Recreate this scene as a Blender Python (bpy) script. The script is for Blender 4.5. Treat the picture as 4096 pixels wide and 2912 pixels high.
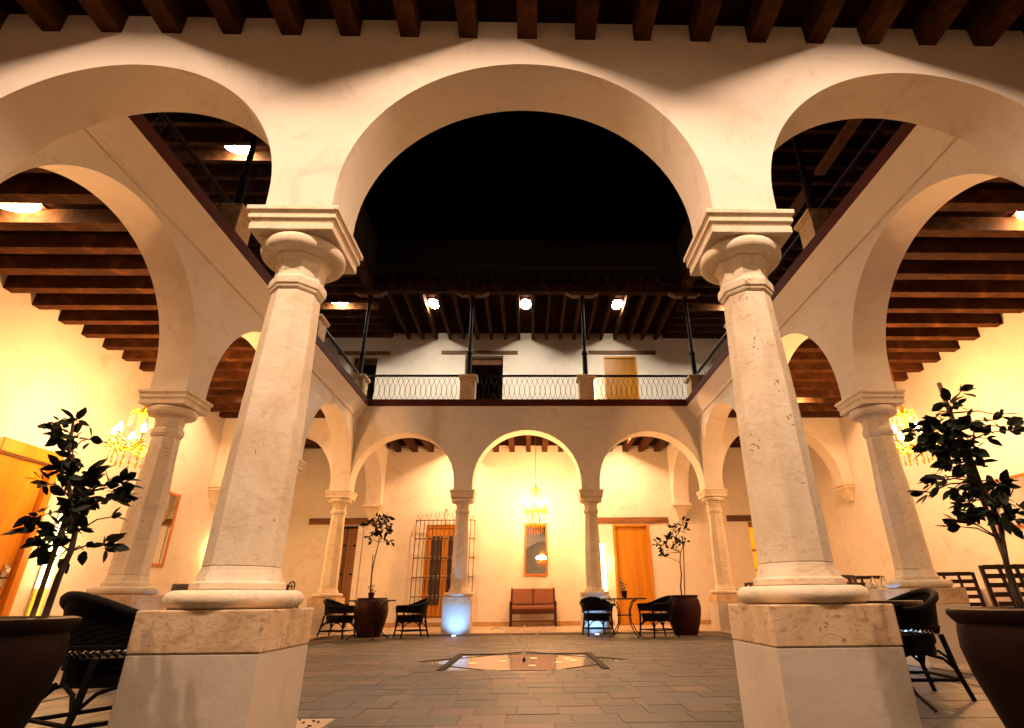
import bpy, bmesh, math, random
from mathutils import Vector, Matrix
random.seed(7)
for _o in list(bpy.data.objects):
    bpy.data.objects.remove(_o)
SC = bpy.context.scene
COL = SC.collection
R = math.radians
pi = math.pi

# ------------------------------------------------------------------ camera
EYE = Vector((0, 0, .675))
F_PX, CX_PX, CY_PX = 2168.51, 2166.25, 1448.17
_y, _x, _r = R(1.499), R(23.7064), R(-.5094)
FW = Vector((math.sin(_y) * math.cos(_x), math.cos(_y) * math.cos(_x), math.sin(_x)))
_rt = Vector((math.cos(_y), -math.sin(_y), 0))
_up = _rt.cross(FW)
RT = math.cos(_r) * _rt + math.sin(_r) * _up
UP = -math.sin(_r) * _rt + math.cos(_r) * _up
cam = bpy.data.cameras.new('camera')
cam.sensor_width = 36
cam.lens = 36 * F_PX / 4096
cam.shift_x = -(CX_PX - 2048) / 4096
cam.shift_y = -(1456 - CY_PX) / 4096
cam.clip_start, cam.clip_end = .05, 200
cam_o = bpy.data.objects.new('camera', cam)
COL.objects.link(cam_o)
cam_o.matrix_world = Matrix(((RT.x, UP.x, -FW.x, EYE.x), (RT.y, UP.y, -FW.y, EYE.y), (RT.z, UP.z, -FW.z, EYE.z), (0, 0, 0, 1)))
SC.camera = cam_o


def at(u, v, y):
    """place on the upright plane at depth y that a point of the photo (4096 wide) stands on"""
    d = RT * ((u - CX_PX) / F_PX) - UP * ((v - CY_PX) / F_PX) + FW
    return EYE + d * (y / d.y)


def px(P):
    d = Vector(P) - EYE
    z = d.dot(FW)
    return (CX_PX + F_PX * d.dot(RT) / z, CY_PX - F_PX * d.dot(UP) / z) if z > .01 else (-9999, -9999)


# ------------------------------------------------------------------ night sky and exposure
W = bpy.data.worlds.new('World')
SC.world = W
W.use_nodes = True
_n = W.node_tree.nodes
_sky = _n.new('ShaderNodeTexSky')
_sky.sky_type = 'NISHITA'
_sky.sun_disc = False
_sky.sun_elevation = R(-4)
_sky.sun_rotation = R(200)
W.node_tree.links.new(_sky.outputs[0], _n['Background'].inputs[0])
_n['Background'].inputs[1].default_value = .0004
SC.view_settings.view_transform = 'Standard'
SC.view_settings.look = 'None'
SC.view_settings.exposure = 0.55
SC.view_settings.gamma = 1
SC.view_settings.use_curve_mapping = False
SC.render.engine = 'CYCLES'
SC.cycles.use_denoising = True
SC.cycles.max_bounces = 8
SC.cycles.diffuse_bounces = 4
SC.cycles.sample_clamp_indirect = 4
SC.cycles.caustics_reflective = False
SC.cycles.caustics_refractive = False

WARM = (1.0, .44, .13)      # chandelier candles
AMB = (1.0, .47, .22)       # joist lamps of the lower galleries
PALE = (1.0, .86, .70)
FRONT = (1.0, .67, .46)      # joist lamps of the upper galleries
BLUE = (.18, .48, 1.0)
P_CHAND, P_LOW, P_UP, P_FRONT, P_SCONCE, P_BLUE = 450, 88, 58, 138, 16, 36

# ------------------------------------------------------------------ materials


def nt(name):
    m = bpy.data.materials.new(name)
    m.use_nodes = True
    n = m.node_tree.nodes
    return m, n, m.node_tree.links, n['Principled BSDF']


def ramp(n, l, src, stops):
    r = n.new('ShaderNodeValToRGB')
    e = r.color_ramp.elements
    while len(e) > 1:
        e.remove(e[-1])
    e[0].position, e[0].color = stops[0][0], (*stops[0][1], 1)
    for p, c in stops[1:]:
        q = e.new(p)
        q.color = (*c, 1)
    l.new(src, r.inputs[0])
    return r


def noise(n, l, co, scale, detail=4, rough=.55, dist=0, vec=None):
    t = n.new('ShaderNodeTexNoise')
    t.inputs['Scale'].default_value = scale
    t.inputs['Detail'].default_value = detail
    t.inputs['Roughness'].default_value = rough
    t.inputs['Distortion'].default_value = dist
    if vec:
        mp = n.new('ShaderNodeMapping')
        mp.inputs['Scale'].default_value = vec
        l.new(co, mp.inputs[0])
        co = mp.outputs[0]
    l.new(co, t.inputs['Vector'])
    return t


def bump(n, l, b, h, strength, dist=.01):
    k = n.new('ShaderNodeBump')
    k.inputs['Strength'].default_value = strength
    k.inputs['Distance'].default_value = dist
    l.new(h, k.inputs['Height'])
    l.new(k.outputs[0], b.inputs['Normal'])
    return k


def plaster(name, c1, c2, rough=.85, wear=.8):
    m, n, l, b = nt(name)
    g = n.new('ShaderNodeNewGeometry').outputs['Position']
    t = noise(n, l, g, .9, 5, .6, .4)
    r = ramp(n, l, t.outputs[0], ((.3, c1), (.7, c2)))
    st = noise(n, l, g, 2.3, 8, .72, 1.5)
    sr = ramp(n, l, st.outputs[0], ((.30, (.80, .76, .70)), (.46, (1, 1, 1)), (.7, (1, 1, 1)), (.8, (1.06, 1.05, 1.03))))
    mx = n.new('ShaderNodeMixRGB')
    mx.blend_type = 'MULTIPLY'
    mx.inputs[0].default_value = wear
    l.new(r.outputs[0], mx.inputs[1])
    l.new(sr.outputs[0], mx.inputs[2])
    l.new(mx.outputs[0], b.inputs['Base Color'])
    b.inputs['Roughness'].default_value = rough
    t2 = noise(n, l, g, 4, 8, .62)
    bump(n, l, b, t2.outputs[0], .22, .03)
    return m


def limestone(name, lo, mid, hi, pits=1.0, vein_amt=.28):
    m, n, l, b = nt(name)
    co = n.new('ShaderNodeNewGeometry').outputs['Position']
    big = noise(n, l, co, 2.6, 6, .62, 1.2, (1, 1, .8))
    vein = noise(n, l, co, 7, 5, .7, 2.2, (1.0, 1.0, 2.6))
    r = ramp(n, l, big.outputs[0], ((.32, lo), (.5, mid), (.68, hi)))
    r2 = ramp(n, l, vein.outputs[0], ((.36, (.50, .36, .22)), (.47, (1, 1, 1)), (1, (1, 1, 1))))
    mx = n.new('ShaderNodeMixRGB')
    mx.blend_type = 'MULTIPLY'
    mx.inputs[0].default_value = vein_amt
    l.new(r.outputs[0], mx.inputs[1])
    l.new(r2.outputs[0], mx.inputs[2])
    vo = n.new('ShaderNodeTexVoronoi')
    vo.inputs['Scale'].default_value = 17
    wob = noise(n, l, co, 6, 3)
    add = n.new('ShaderNodeMixRGB')
    add.blend_type = 'ADD'
    add.inputs[0].default_value = .35
    l.new(co, add.inputs[1])
    l.new(wob.outputs[1], add.inputs[2])
    l.new(add.outputs[0], vo.inputs['Vector'])
    gate = noise(n, l, co, 3.1, 2)
    th = n.new('ShaderNodeMath')
    th.operation = 'MULTIPLY'
    gr = ramp(n, l, gate.outputs[0], ((.46, (0, 0, 0)), (.62, (.24, .24, .24))))
    l.new(gr.outputs[0], th.inputs[0])
    th.inputs[1].default_value = pits
    lt = n.new('ShaderNodeMath')
    lt.operation = 'LESS_THAN'
    l.new(vo.outputs['Distance'], lt.inputs[0])
    l.new(th.outputs[0], lt.inputs[1])
    mx2 = n.new('ShaderNodeMixRGB')
    mx2.inputs[2].default_value = (.40, .25, .13, 1)
    l.new(lt.outputs[0], mx2.inputs[0])
    l.new(mx.outputs[0], mx2.inputs[1])
    l.new(mx2.outputs[0], b.inputs['Base Color'])
    b.inputs['Roughness'].default_value = .8
    hh = n.new('ShaderNodeMath')
    hh.operation = 'SUBTRACT'
    fine = noise(n, l, co, 38, 5, .7)
    l.new(fine.outputs[0], hh.inputs[0])
    l.new(lt.outputs[0], hh.inputs[1])
    bump(n, l, b, hh.outputs[0], .5, .006)
    return m


def timber(name, c1, c2, c3, axis=(1, 1, .08), scale=9, rough=.5, use='Object', spec=.3):
    m, n, l, b = nt(name)
    co = n.new('ShaderNodeTexCoord').outputs[use]
    t = noise(n, l, co, scale, 6, .65, 1.0, axis)
    r = ramp(n, l, t.outputs[0], ((.3, c1), (.52, c2), (.72, c3)))
    oi = n.new('ShaderNodeObjectInfo')
    hv = n.new('ShaderNodeHueSaturation')
    mr = n.new('ShaderNodeMapRange')
    mr.inputs['To Min'].default_value = .75
    mr.inputs['To Max'].default_value = 1.25
    l.new(oi.outputs['Random'], mr.inputs[0])
    l.new(mr.outputs[0], hv.inputs['Value'])
    l.new(r.outputs[0], hv.inputs['Color'])
    l.new(hv.outputs[0], b.inputs['Base Color'])
    b.inputs['Roughness'].default_value = rough
    b.inputs['Specular IOR Level'].default_value = spec
    bump(n, l, b, t.outputs[0], .25, .004)
    return m


def plain(name, c, rough=.5, metal=0, sc=30, amt=.25, spec=None):
    m, n, l, b = nt(name)
    co = n.new('ShaderNodeTexCoord').outputs['Object']
    t = noise(n, l, co, sc, 4)
    r = ramp(n, l, t.outputs[0], ((.3, tuple(x * (1 - amt) for x in c)), (.7, tuple(min(1, x * (1 + amt)) for x in c))))
    l.new(r.outputs[0], b.inputs['Base Color'])
    b.inputs['Roughness'].default_value = rough
    b.inputs['Metallic'].default_value = metal
    if spec is not None:
        b.inputs['Specular IOR Level'].default_value = spec
    bump(n, l, b, t.outputs[0], .15, .003)
    return m


def glow(name, c, s, base=(.8, .6, .3)):
    m, n, l, b = nt(name)
    b.inputs['Base Color'].default_value = (*base, 1)
    b.inputs['Emission Color'].default_value = (*c, 1)
    b.inputs['Emission Strength'].default_value = s
    return m


def paving(name, per_island):
    m, n, l, b = nt(name)
    g = n.new('ShaderNodeNewGeometry')
    rnd = g.outputs['Random Per Island'] if per_island else n.new('ShaderNodeObjectInfo').outputs['Random']
    r = ramp(n, l, rnd, ((0, (.034, .034, .034)), (.2, (.070, .052, .026)), (.4, (.048, .047, .042)), (.6, (.084, .058, .027)), (.78, (.058, .060, .053)), (.9, (.112, .072, .056)), (1, (.088, .070, .046))))
    r.color_ramp.interpolation = 'LINEAR'
    t = noise(n, l, g.outputs['Position'], 3.2, 7, .66, .8)
    r2 = ramp(n, l, t.outputs[0], ((.25, (.50, .48, .46)), (.5, (1, 1, 1)), (.75, (1.35, 1.22, 1.08))))
    mx = n.new('ShaderNodeMixRGB')
    mx.blend_type = 'MULTIPLY'
    mx.inputs[0].default_value = 1
    l.new(r.outputs[0], mx.inputs[1])
    l.new(r2.outputs[0], mx.inputs[2])
    l.new(mx.outputs[0], b.inputs['Base Color'])
    rr = n.new('ShaderNodeMapRange')
    rr.inputs['To Min'].default_value = .45
    rr.inputs['To Max'].default_value = .72
    l.new(t.outputs[0], rr.inputs[0])
    l.new(rr.outputs[0], b.inputs['Roughness'])
    t3 = noise(n, l, g.outputs['Position'], 14, 6, .6)
    bump(n, l, b, t3.outputs[0], .35, .008)
    return m


M = {}
M['plaster'] = plaster('wall_plaster', (.67, .60, .51), (.75, .68, .59))
M['dimwall'] = plaster('darkened_wall_plaster', (.19, .145, .095), (.23, .18, .125))  # wall plaster darkened to cut light bounced into the near gallery
M['plaster2'] = plaster('pedestal_plaster', (.50, .43, .35), (.58, .51, .43), .85, 1.0)
M['stone'] = limestone('column_limestone', (.64, .51, .36), (.73, .62, .47), (.79, .70, .56), .8)
M['block'] = limestone('plinth_limestone', (.47, .32, .18), (.60, .43, .26), (.70, .56, .39), 1.1, .6)
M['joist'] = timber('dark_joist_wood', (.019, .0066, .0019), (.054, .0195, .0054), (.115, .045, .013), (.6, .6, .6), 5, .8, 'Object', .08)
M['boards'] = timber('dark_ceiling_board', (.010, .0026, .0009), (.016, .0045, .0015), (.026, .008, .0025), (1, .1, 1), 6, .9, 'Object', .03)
M['lintel'] = timber('lintel_wood', (.07, .025, .008), (.16, .065, .022), (.24, .11, .042), (.12, 1, 1), 14, .6)
M['door'] = timber('orange_door_wood', (.38, .145, .007), (.47, .19, .009), (.55, .23, .013), (1, 1, .06), 7, .38)
M['doorframe'] = timber('door_frame_wood', (.38, .135, .008), (.47, .18, .011), (.53, .22, .018), (1, 1, .06), 7, .42)
M['darkdoor'] = timber('brown_door_wood', (.10, .038, .012), (.15, .06, .018), (.20, .085, .026), (1, 1, .06), 7, .5)
M['tandoor'] = timber('tan_door_wood', (.16, .065, .02), (.23, .10, .032), (.29, .135, .048), (1, 1, .06), 7, .5)
M['mahogany'] = timber('mahogany_fascia', (.035, .004, .002), (.055, .007, .003), (.07, .010, .004), (.2, .2, 1), 6, .8)
M['bench'] = timber('bench_wood', (.035, .007, .002), (.06, .012, .004), (.09, .02, .006), (1, 1, .1), 9, .4)
M['slat'] = timber('dark_chair_wood', (.012, .004, .002), (.022, .008, .003), (.035, .013, .005), (1, 1, .1), 9, .4)
M['frame'] = timber('mirror_frame_wood', (.30, .09, .015), (.40, .14, .025), (.46, .18, .04), (1, 1, .1), 9, .4)
M['iron'] = plain('black_iron', (.010, .007, .006), .75, .1, 30, .25, .2)
M['iron2'] = plain('window_iron', (.09, .045, .032), .6, .3)
M['wicker'] = plain('dark_wicker', (.0035, .0024, .0018), .7, 0, 90, .5, .08)
M['terra'] = plain('terracotta_glaze', (.030, .0065, .003), .55, 0, 5, .4, .12)
M['terra2'] = plain('dark_planter_glaze', (.010, .0028, .0018), .6, 0, 5, .4, .08)
M['soil'] = plain('potting_soil', (.015, .010, .006), .95)
M['leaf'] = plain('dark_leaf', (.007, .012, .0035), .55, 0, 8, .45, .12)
M['bark'] = plain('bark', (.045, .028, .014), .85)
M['cane'] = plain('support_cane', (.16, .10, .05), .8)
M['cushion'] = plain('rust_cushion_fabric', (.21, .080, .042), .9, 0, 60)
M['redseat'] = plain('red_seat_fabric', (.45, .05, .02), .9, 0, 60)
M['linen'] = plain('white_linen', (.72, .66, .58), .9, 0, 12, .06)
M['paver'] = paving('paving_stone_single', False)
M['pavers'] = paving('paving_stone_joined', True)
M['bed'] = plain('paving_bed', (.105, .076, .054), .95, 0, 6)
M['marble'] = plain('gallery_floor_tile', (.47, .36, .25), .28, 0, 2.2, .18)
M['skirt'] = limestone('skirting_stone', (.36, .20, .09), (.45, .27, .13), (.52, .34, .18), .5)
M['brass'] = plain('gilded_metal', (.75, .38, .04), .3, 1.0)
M['steel'] = plain('brushed_steel', (.62, .60, .56), .3, 1.0)
M['roofdark'] = plain('unlit_parapet_black', (.010, .008, .007), .95)  # unlit darkness put into the base colour of roof and parapet
M['greybox'] = plain('grey_upholstery', (.045, .04, .045), .9)
M['panel'] = plain('dark_shutter_panel', (.016, .009, .005), .45)
m, n, l, b = nt('mirror_glass')
b.inputs['Base Color'].default_value = (.86, .86, .84, 1)
b.inputs['Metallic'].default_value = 1
b.inputs['Roughness'].default_value = .015
M['mirror'] = m
m, n, l, b = nt('pool_water')
b.inputs['Base Color'].default_value = (.66, .53, .39, 1)
b.inputs['Roughness'].default_value = .02
b.inputs['Specular IOR Level'].default_value = .6
_g = n.new('ShaderNodeNewGeometry').outputs['Position']
bump(n, l, b, noise(n, l, _g, 5, 2).outputs[0], .02, .006)
M['water'] = m
m, n, l, b = nt('water_jet')
b.inputs['Base Color'].default_value = (.9, .85, .8, 1)
b.inputs['Roughness'].default_value = .1
b.inputs['Transmission Weight'].default_value = .55
b.inputs['IOR'].default_value = 1.2
M['jet'] = m
M['bulb'] = glow('lit_candle_bulb', (1, .86, .6), 90)
M['crystal'] = glow('amber_crystal', (1, .40, .0), .25, (.85, .33, .012))
M['drop'] = glow('amber_drop', (1, .26, .01), .35, (.7, .15, .01))
M['lamp'] = glow('lit_lamp_glass', (1, .84, .62), 120)
M['lampdim'] = glow('lit_lamp_glass_soft', (1, .72, .48), 9)
M['lamplow'] = glow('lit_lamp_glass_warm', (1, .68, .34), 80)
M['sconce'] = glow('lit_sconce_glass', (1, .80, .34), 7)
M['sconce2'] = glow('lit_sconce_amber', (1, .42, .0), .9)
M['uplight'] = glow('lit_uplight_lens', (.75, .88, 1), 14)
M['glint'] = glow('painted_water_glint', (1, .50, .10), .55)
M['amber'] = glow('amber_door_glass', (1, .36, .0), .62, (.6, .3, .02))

# ------------------------------------------------------------------ mesh helpers


class MB:
    def __init__(s):
        s.v, s.f = [], []

    def add(s, vs, fs):
        k = len(s.v)
        s.v += [tuple(p) for p in vs]
        s.f += [tuple(i + k for i in f) for f in fs]
        return s

    def box(s, x0, x1, y0, y1, z0, z1):
        if x0 > x1: x0, x1 = x1, x0
        if y0 > y1: y0, y1 = y1, y0
        if z0 > z1: z0, z1 = z1, z0
        return s.add([(x0, y0, z0), (x1, y0, z0), (x1, y1, z0), (x0, y1, z0), (x0, y0, z1), (x1, y0, z1), (x1, y1, z1), (x0, y1, z1)],
                     [(0, 3, 2, 1), (4, 5, 6, 7), (0, 1, 5, 4), (1, 2, 6, 5), (2, 3, 7, 6), (3, 0, 4, 7)])

    def prism(s, poly, z0, z1):
        k = len(poly)
        vs = [(p[0], p[1], z0) for p in poly] + [(p[0], p[1], z1) for p in poly]
        return s.add(vs, [tuple(range(k - 1, -1, -1)), tuple(range(k, 2 * k))] + [(i, (i + 1) % k, k + (i + 1) % k, k + i) for i in range(k)])

    def lathe(s, prof, n=24, c=(0, 0), ph=0, cap=True):
        vs, fs = [], []
        for r, z in prof:
            for i in range(n):
                a = ph + 2 * pi * i / n
                vs.append((c[0] + r * math.cos(a), c[1] + r * math.sin(a), z))
        for j in range(len(prof) - 1):
            for i in range(n):
                fs.append((j * n + i, j * n + (i + 1) % n, (j + 1) * n + (i + 1) % n, (j + 1) * n + i))
        if cap:
            fs.append(tuple(range(n - 1, -1, -1)))
            fs.append(tuple((len(prof) - 1) * n + i for i in range(n)))
        return s.add(vs, fs)

    def tube(s, pts, r, n=6, cap=True):
        pts = [Vector(p) for p in pts]
        rs = r if isinstance(r, (list, tuple)) else [r] * len(pts)
        vs, fs = [], []
        ref = None
        for i, p in enumerate(pts):
            t = (pts[min(i + 1, len(pts) - 1)] - pts[max(i - 1, 0)])
            t = t.normalized() if t.length > 1e-9 else Vector((0, 0, 1))
            if ref is None:
                ref = Vector((0, 0, 1)) if abs(t.z) < .9 else Vector((1, 0, 0))
            a = (ref - t * ref.dot(t))
            if a.length < 1e-5:
                a = t.orthogonal()
            a.normalize()
            ref = a
            b = t.cross(a)
            for k in range(n):
                q = 2 * pi * k / n
                vs.append(p + (a * math.cos(q) + b * math.sin(q)) * rs[i])
        for i in range(len(pts) - 1):
            for k in range(n):
                fs.append((i * n + k, i * n + (k + 1) % n, (i + 1) * n + (k + 1) % n, (i + 1) * n + k))
        if cap:
            fs.append(tuple(range(n - 1, -1, -1)))
            fs.append(tuple((len(pts) - 1) * n + k for k in range(n)))
        return s.add(vs, fs)

    def ball(s, c, r, n=8, sq=1.0):
        m_ = max(4, n // 2)
        prof = [(max(r * math.sin(pi * i / m_), r * .02), c[2] - r * sq * math.cos(pi * i / m_)) for i in range(m_ + 1)]
        return s.lathe(prof, n, (c[0], c[1]))

    def mesh(s, name, mat, smooth=None):
        me = bpy.data.meshes.new(name)
        me.from_pydata(s.v, [], s.f)
        me.materials.append(M[mat] if isinstance(mat, str) else mat)
        me.update()
        if smooth is not None:
            me.shade_smooth()
            me.set_sharp_from_angle(angle=R(smooth))
        return me

    def build(s, name, mat, parent=None, bevel=0, smooth=None, loc=None):
        if loc:
            s.v = [(a - loc[0], b_ - loc[1], c - loc[2]) for a, b_, c in s.v]
        o = bpy.data.objects.new(name, s.mesh(name, mat, smooth))
        COL.objects.link(o)
        if parent:
            o.parent = parent
        if loc:
            o.location = loc
        if bevel:
            md = o.modifiers.new('bevel', 'BEVEL')
            md.width = bevel
            md.segments = 2
            md.limit_method = 'ANGLE'
        return o


def tag(o, label=None, cat=None, group=None, kind=None):
    for k_, v_ in (('label', label), ('category', cat), ('group', group), ('kind', kind)):
        if v_:
            o[k_] = v_
    return o


def thing(name, label, cat, loc=(0, 0, 0), rz=0, group=None, kind=None):
    o = bpy.data.objects.new(name, None)
    o.empty_display_size = .1
    COL.objects.link(o)
    o.location = loc
    o.rotation_euler = (0, 0, rz)
    return tag(o, label, cat, group, kind)


def inst(me, name, parent, loc=(0, 0, 0), rot=None, sc=None):
    o = bpy.data.objects.new(name, me)
    COL.objects.link(o)
    o.parent = parent
    o.location = loc
    if rot is not None:
        o.rotation_euler = rot
    if sc is not None:
        o.scale = sc if hasattr(sc, '__len__') else (sc, sc, sc)
    return o


def copy_tree(o, parent=None):
    c = o.copy()
    COL.objects.link(c)
    if parent:
        c.parent = parent
    for ch in list(o.children):
        copy_tree(ch, c)
    return c


def lamp(name, loc, power, color, radius=.05, parent=None, kind='POINT', aim=None, size=70, blend=.8):
    # aim: for a lamp with a parent, a direction in the parent's frame
    d = bpy.data.lights.new(name, kind)
    d.energy = power
    d.color = color
    d.shadow_soft_size = radius
    if kind == 'SPOT':
        d.spot_size = R(size)
        d.spot_blend = blend
    o = bpy.data.objects.new(name, d)
    COL.objects.link(o)
    o.location = loc
    if aim is not None:
        o.rotation_euler = (Vector(aim) if parent else Vector(aim) - Vector(loc)).to_track_quat('-Z', 'Y').to_euler()
    if parent:
        o.parent = parent
    return o


# ------------------------------------------------------------------ the plan of the house
CXS = [-4.461, -1.554, 1.488, 4.454]
CYS = [3.187, 6.595, 9.903, 13.211]
HW = .222                      # half thickness of the arcade walls
XL, XR, YB, YF = -7.47, 7.85, 16.2, -.35
ZA = 3.075                     # top of the abacus
ZJ, ZJT = 4.80, 5.0            # joists
ZU = 5.33                      # upper floor
XS = 4.02                      # inner edge of the balcony
YSB = 12.97


def arcade(name, label, axis, fix, bays, piers, ztop, zc_off=.165):
    """wall with round arches; bays = (s0, s1, spring) openings, piers = (s0, s1, zbottom)"""
    A = MB()
    t0, t1 = fix - HW, fix + HW

    def P(s, t, z):
        return (s, t, z) if axis == 'x' else (t, s, z)
    flip = axis != 'x'

    def quad(a, b_, c, d):
        A.add([a, b_, c, d], [(0, 1, 2, 3) if not flip else (3, 2, 1, 0)])
    for s0, s1, sp in bays:
        Rr = (s1 - s0) / 2
        cx = (s0 + s1) / 2
        zc = max(sp, min(sp + zc_off, ztop - .22 - Rr))
        N = 48
        pts = [(s0, sp)] + [(cx - Rr * math.cos(pi * i / N), zc + Rr * math.sin(pi * i / N)) for i in range(N + 1)] + [(s1, sp)]
        for (a, za), (b_, zb) in zip(pts, pts[1:]):
            if abs(a - b_) > 1e-6:
                quad(P(a, t0, za), P(b_, t0, zb), P(b_, t0, ztop), P(a, t0, ztop))
                quad(P(b_, t1, zb), P(a, t1, za), P(a, t1, ztop), P(b_, t1, ztop))
            if abs(a - b_) > 1e-6 or abs(za - zb) > 1e-6:
                quad(P(a, t0, za), P(a, t1, za), P(b_, t1, zb), P(b_, t0, zb))
    for s0, s1, zb in piers:
        quad(P(s0, t0, zb), P(s1, t0, zb), P(s1, t0, ztop), P(s0, t0, ztop))
        quad(P(s1, t1, zb), P(s0, t1, zb), P(s0, t1, ztop), P(s1, t1, ztop))
        quad(P(s0, t0, zb), P(s0, t1, zb), P(s1, t1, zb), P(s1, t0, zb))
    o = A.build(name, 'plaster', smooth=30)
    bm_ = bmesh.new()
    bm_.from_mesh(o.data)
    bmesh.ops.remove_doubles(bm_, verts=bm_.verts, dist=1e-4)
    bm_.to_mesh(o.data)
    bm_.free()
    o.data.shade_smooth()
    o.data.set_sharp_from_angle(angle=R(30))
    return tag(o, label, 'arcade wall', 'arcades round the courtyard')


def open_wall(name, label, axis, face, back, s0, s1, z0, z1, holes=(), mat='plaster', kind=None, cat='wall'):
    """wall slab seen from 'face'; holes = (sa, sb, za, zb)"""
    A = MB()
    ss = sorted({s0, s1, *[h[0] for h in holes], *[h[1] for h in holes]})
    zs = sorted({z0, z1, *[h[2] for h in holes], *[h[3] for h in holes]})

    def P(s, t, z):
        return (s, t, z) if axis == 'x' else (t, s, z)
    for a, b_ in zip(ss, ss[1:]):
        for c, d in zip(zs, zs[1:]):
            if any(h[0] - 1e-6 <= a and b_ <= h[1] + 1e-6 and h[2] - 1e-6 <= c and d <= h[3] + 1e-6 for h in holes):
                continue
            A.add([P(a, face, c), P(b_, face, c), P(b_, face, d), P(a, face, d)], [(0, 1, 2, 3)])
            A.add([P(a, back, c), P(b_, back, c), P(b_, back, d), P(a, back, d)], [(3, 2, 1, 0)])
    for a, b_, c, d in list(holes) + [(s0, s1, z0, z1)]:
        A.add([P(a, face, c), P(a, back, c), P(a, back, d), P(a, face, d)], [(0, 1, 2, 3)])
        A.add([P(b_, face, c), P(b_, back, c), P(b_, back, d), P(b_, face, d)], [(3, 2, 1, 0)])
        A.add([P(a, face, d), P(b_, face, d), P(b_, back, d), P(a, back, d)], [(0, 1, 2, 3)])
        A.add([P(a, face, c), P(b_, face, c), P(b_, back, c), P(a, back, c)], [(3, 2, 1, 0)])
    o = A.build(name, mat)
    return tag(o, label, cat, None, kind)


# ground under everything
g = MB().box(-30, 30, -12, 40, -.6, -.12).build('ground', 'bed')
tag(g, 'dark ground under the paved courtyard', 'ground', None, 'structure')

# arcades (front and back ones run through to the outer walls and close the side galleries)
for nm, lab, yy in (('arcade_wall', 'plastered arcade nearest the camera with one wide arch between two columns', CYS[0]),
                    ('arcade_wall', 'plastered arcade of three arches below the lit balcony wall at the far end', CYS[3])):
    xs = CXS
    bays = [(XL + .24, xs[0] - HW, ZA)] + [(xs[i] + HW, xs[i + 1] - HW, ZA) for i in range(3)] + [(xs[3] + HW, XR - .24, ZA)]
    piers = [(x - HW, x + HW, ZA) for x in xs] + [(XL - .1, XL + .24, ZA + .15), (XR - .24, XR + .1, ZA + .15)]
    arcade(nm, lab, 'x', yy, bays, piers, 5.17)
for nm, lab, xx in (('arcade_wall', 'plastered side arcade under the balcony by the tall orange door', CXS[0]),
                    ('arcade_wall', 'plastered side arcade under the balcony by the white dining table', CXS[3])):
    ys = CYS
    e0, e1 = ys[0] + HW - .004, ys[3] - HW + .004
    bays = [(e0, ys[1] - HW, ZA), (ys[1] + HW, ys[2] - HW, ZA), (ys[2] + HW, e1, ZA)]
    arcade(nm, lab, 'y', xx, bays, [(ys[1] - HW, ys[1] + HW, ZA), (ys[2] - HW, ys[2] + HW, ZA)], 5.17)
# cross arches of the far corner bays, from the corner columns to the end wall
for lab, xx in (('cross arch from the corner column to the end wall above the iron window grille side', CXS[0]),
                ('cross arch from the corner column to the end wall beside the single orange door', CXS[3])):
    o = arcade('cross_arch', lab, 'y', xx, [(CYS[3] + HW - .004, YB - .25, 3.22)], [(YB - .25, YB + .05, 3.22)], 5.17, .02)
    o['group'] = 'cross arches of the far gallery'
    o['category'] = 'arch'


def corbel(loc, face, label, half=.28, dep=.28):
    """stone bracket under an arch; face = direction it sticks out to"""
    t = thing('wall_corbel', label, 'corbel', loc, {'-y': 0, '+x': pi / 2, '-x': -pi / 2, '+y': pi}[face], 'stone corbels under the gallery arches')
    MB().box(-half, half, -dep, 0, -.07, 0).build('top_slab', 'stone', t, .008)
    MB().box(-half + .03, half - .03, -dep + .03, 0, -.13, -.072).build('middle_slab', 'stone', t, .008)
    b_ = MB()
    w0, w1, d0, d1 = half - .06, .10, dep - .05, .07
    b_.add([(-w0, -d0, -.132), (w0, -d0, -.132), (w0, 0, -.132), (-w0, 0, -.132), (-w1, -d1, -.42), (w1, -d1, -.42), (w1, 0, -.42), (-w1, 0, -.42)],
           [(0, 1, 2, 3), (7, 6, 5, 4), (4, 5, 1, 0), (5, 6, 2, 1), (6, 7, 3, 2), (7, 4, 0, 3)])
    b_.build('tapered_foot', 'stone', t, .012)
    return t


corbel((CXS[0], YB, 3.22), '-y', 'stone corbel on the end wall above the small tree by the iron window grille')
corbel((CXS[3], YB, 3.22), '-y', 'stone corbel on the end wall between the two orange doors')
corbel((XL, CYS[3], 3.22), '+x', 'stone corbel on the side wall above the slim lit wall lamp')
corbel((XR, CYS[3], 3.22), '-x', 'stone corbel at the far end of the dining gallery wall')

# ledges (string courses) above the side arcades
for lab, sx in (('thin moulded plaster ledge along the side wall by the tall orange door', -1), ('thin moulded plaster ledge along the side wall over the dining tables', 1)):
    xw = CXS[0] + HW if sx < 0 else CXS[3] - HW
    b_ = MB()
    d = -sx
    b_.prism([(xw - d * .02, 0), (xw + d * .035, .0), (xw + d * .045, .03), (xw + d * .03, .055), (xw + d * .045, .085), (xw + d * .11, .20), (xw + d * .205, .353), (xw - d * .02, .353)], CYS[0] + HW, CYS[3] - HW)
    b_.v = [(x, z, y) for x, y, z in b_.v]
    b_.v = [(x, yy, zz + 4.81) for x, yy, zz in b_.v]
    b_.f = [tuple(reversed(f)) for f in b_.f]
    tag(b_.build('wall_ledge', 'plaster'), lab, 'ledge', 'plaster ledges of the side walls')

# ------------------------------------------------------------------ columns


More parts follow.
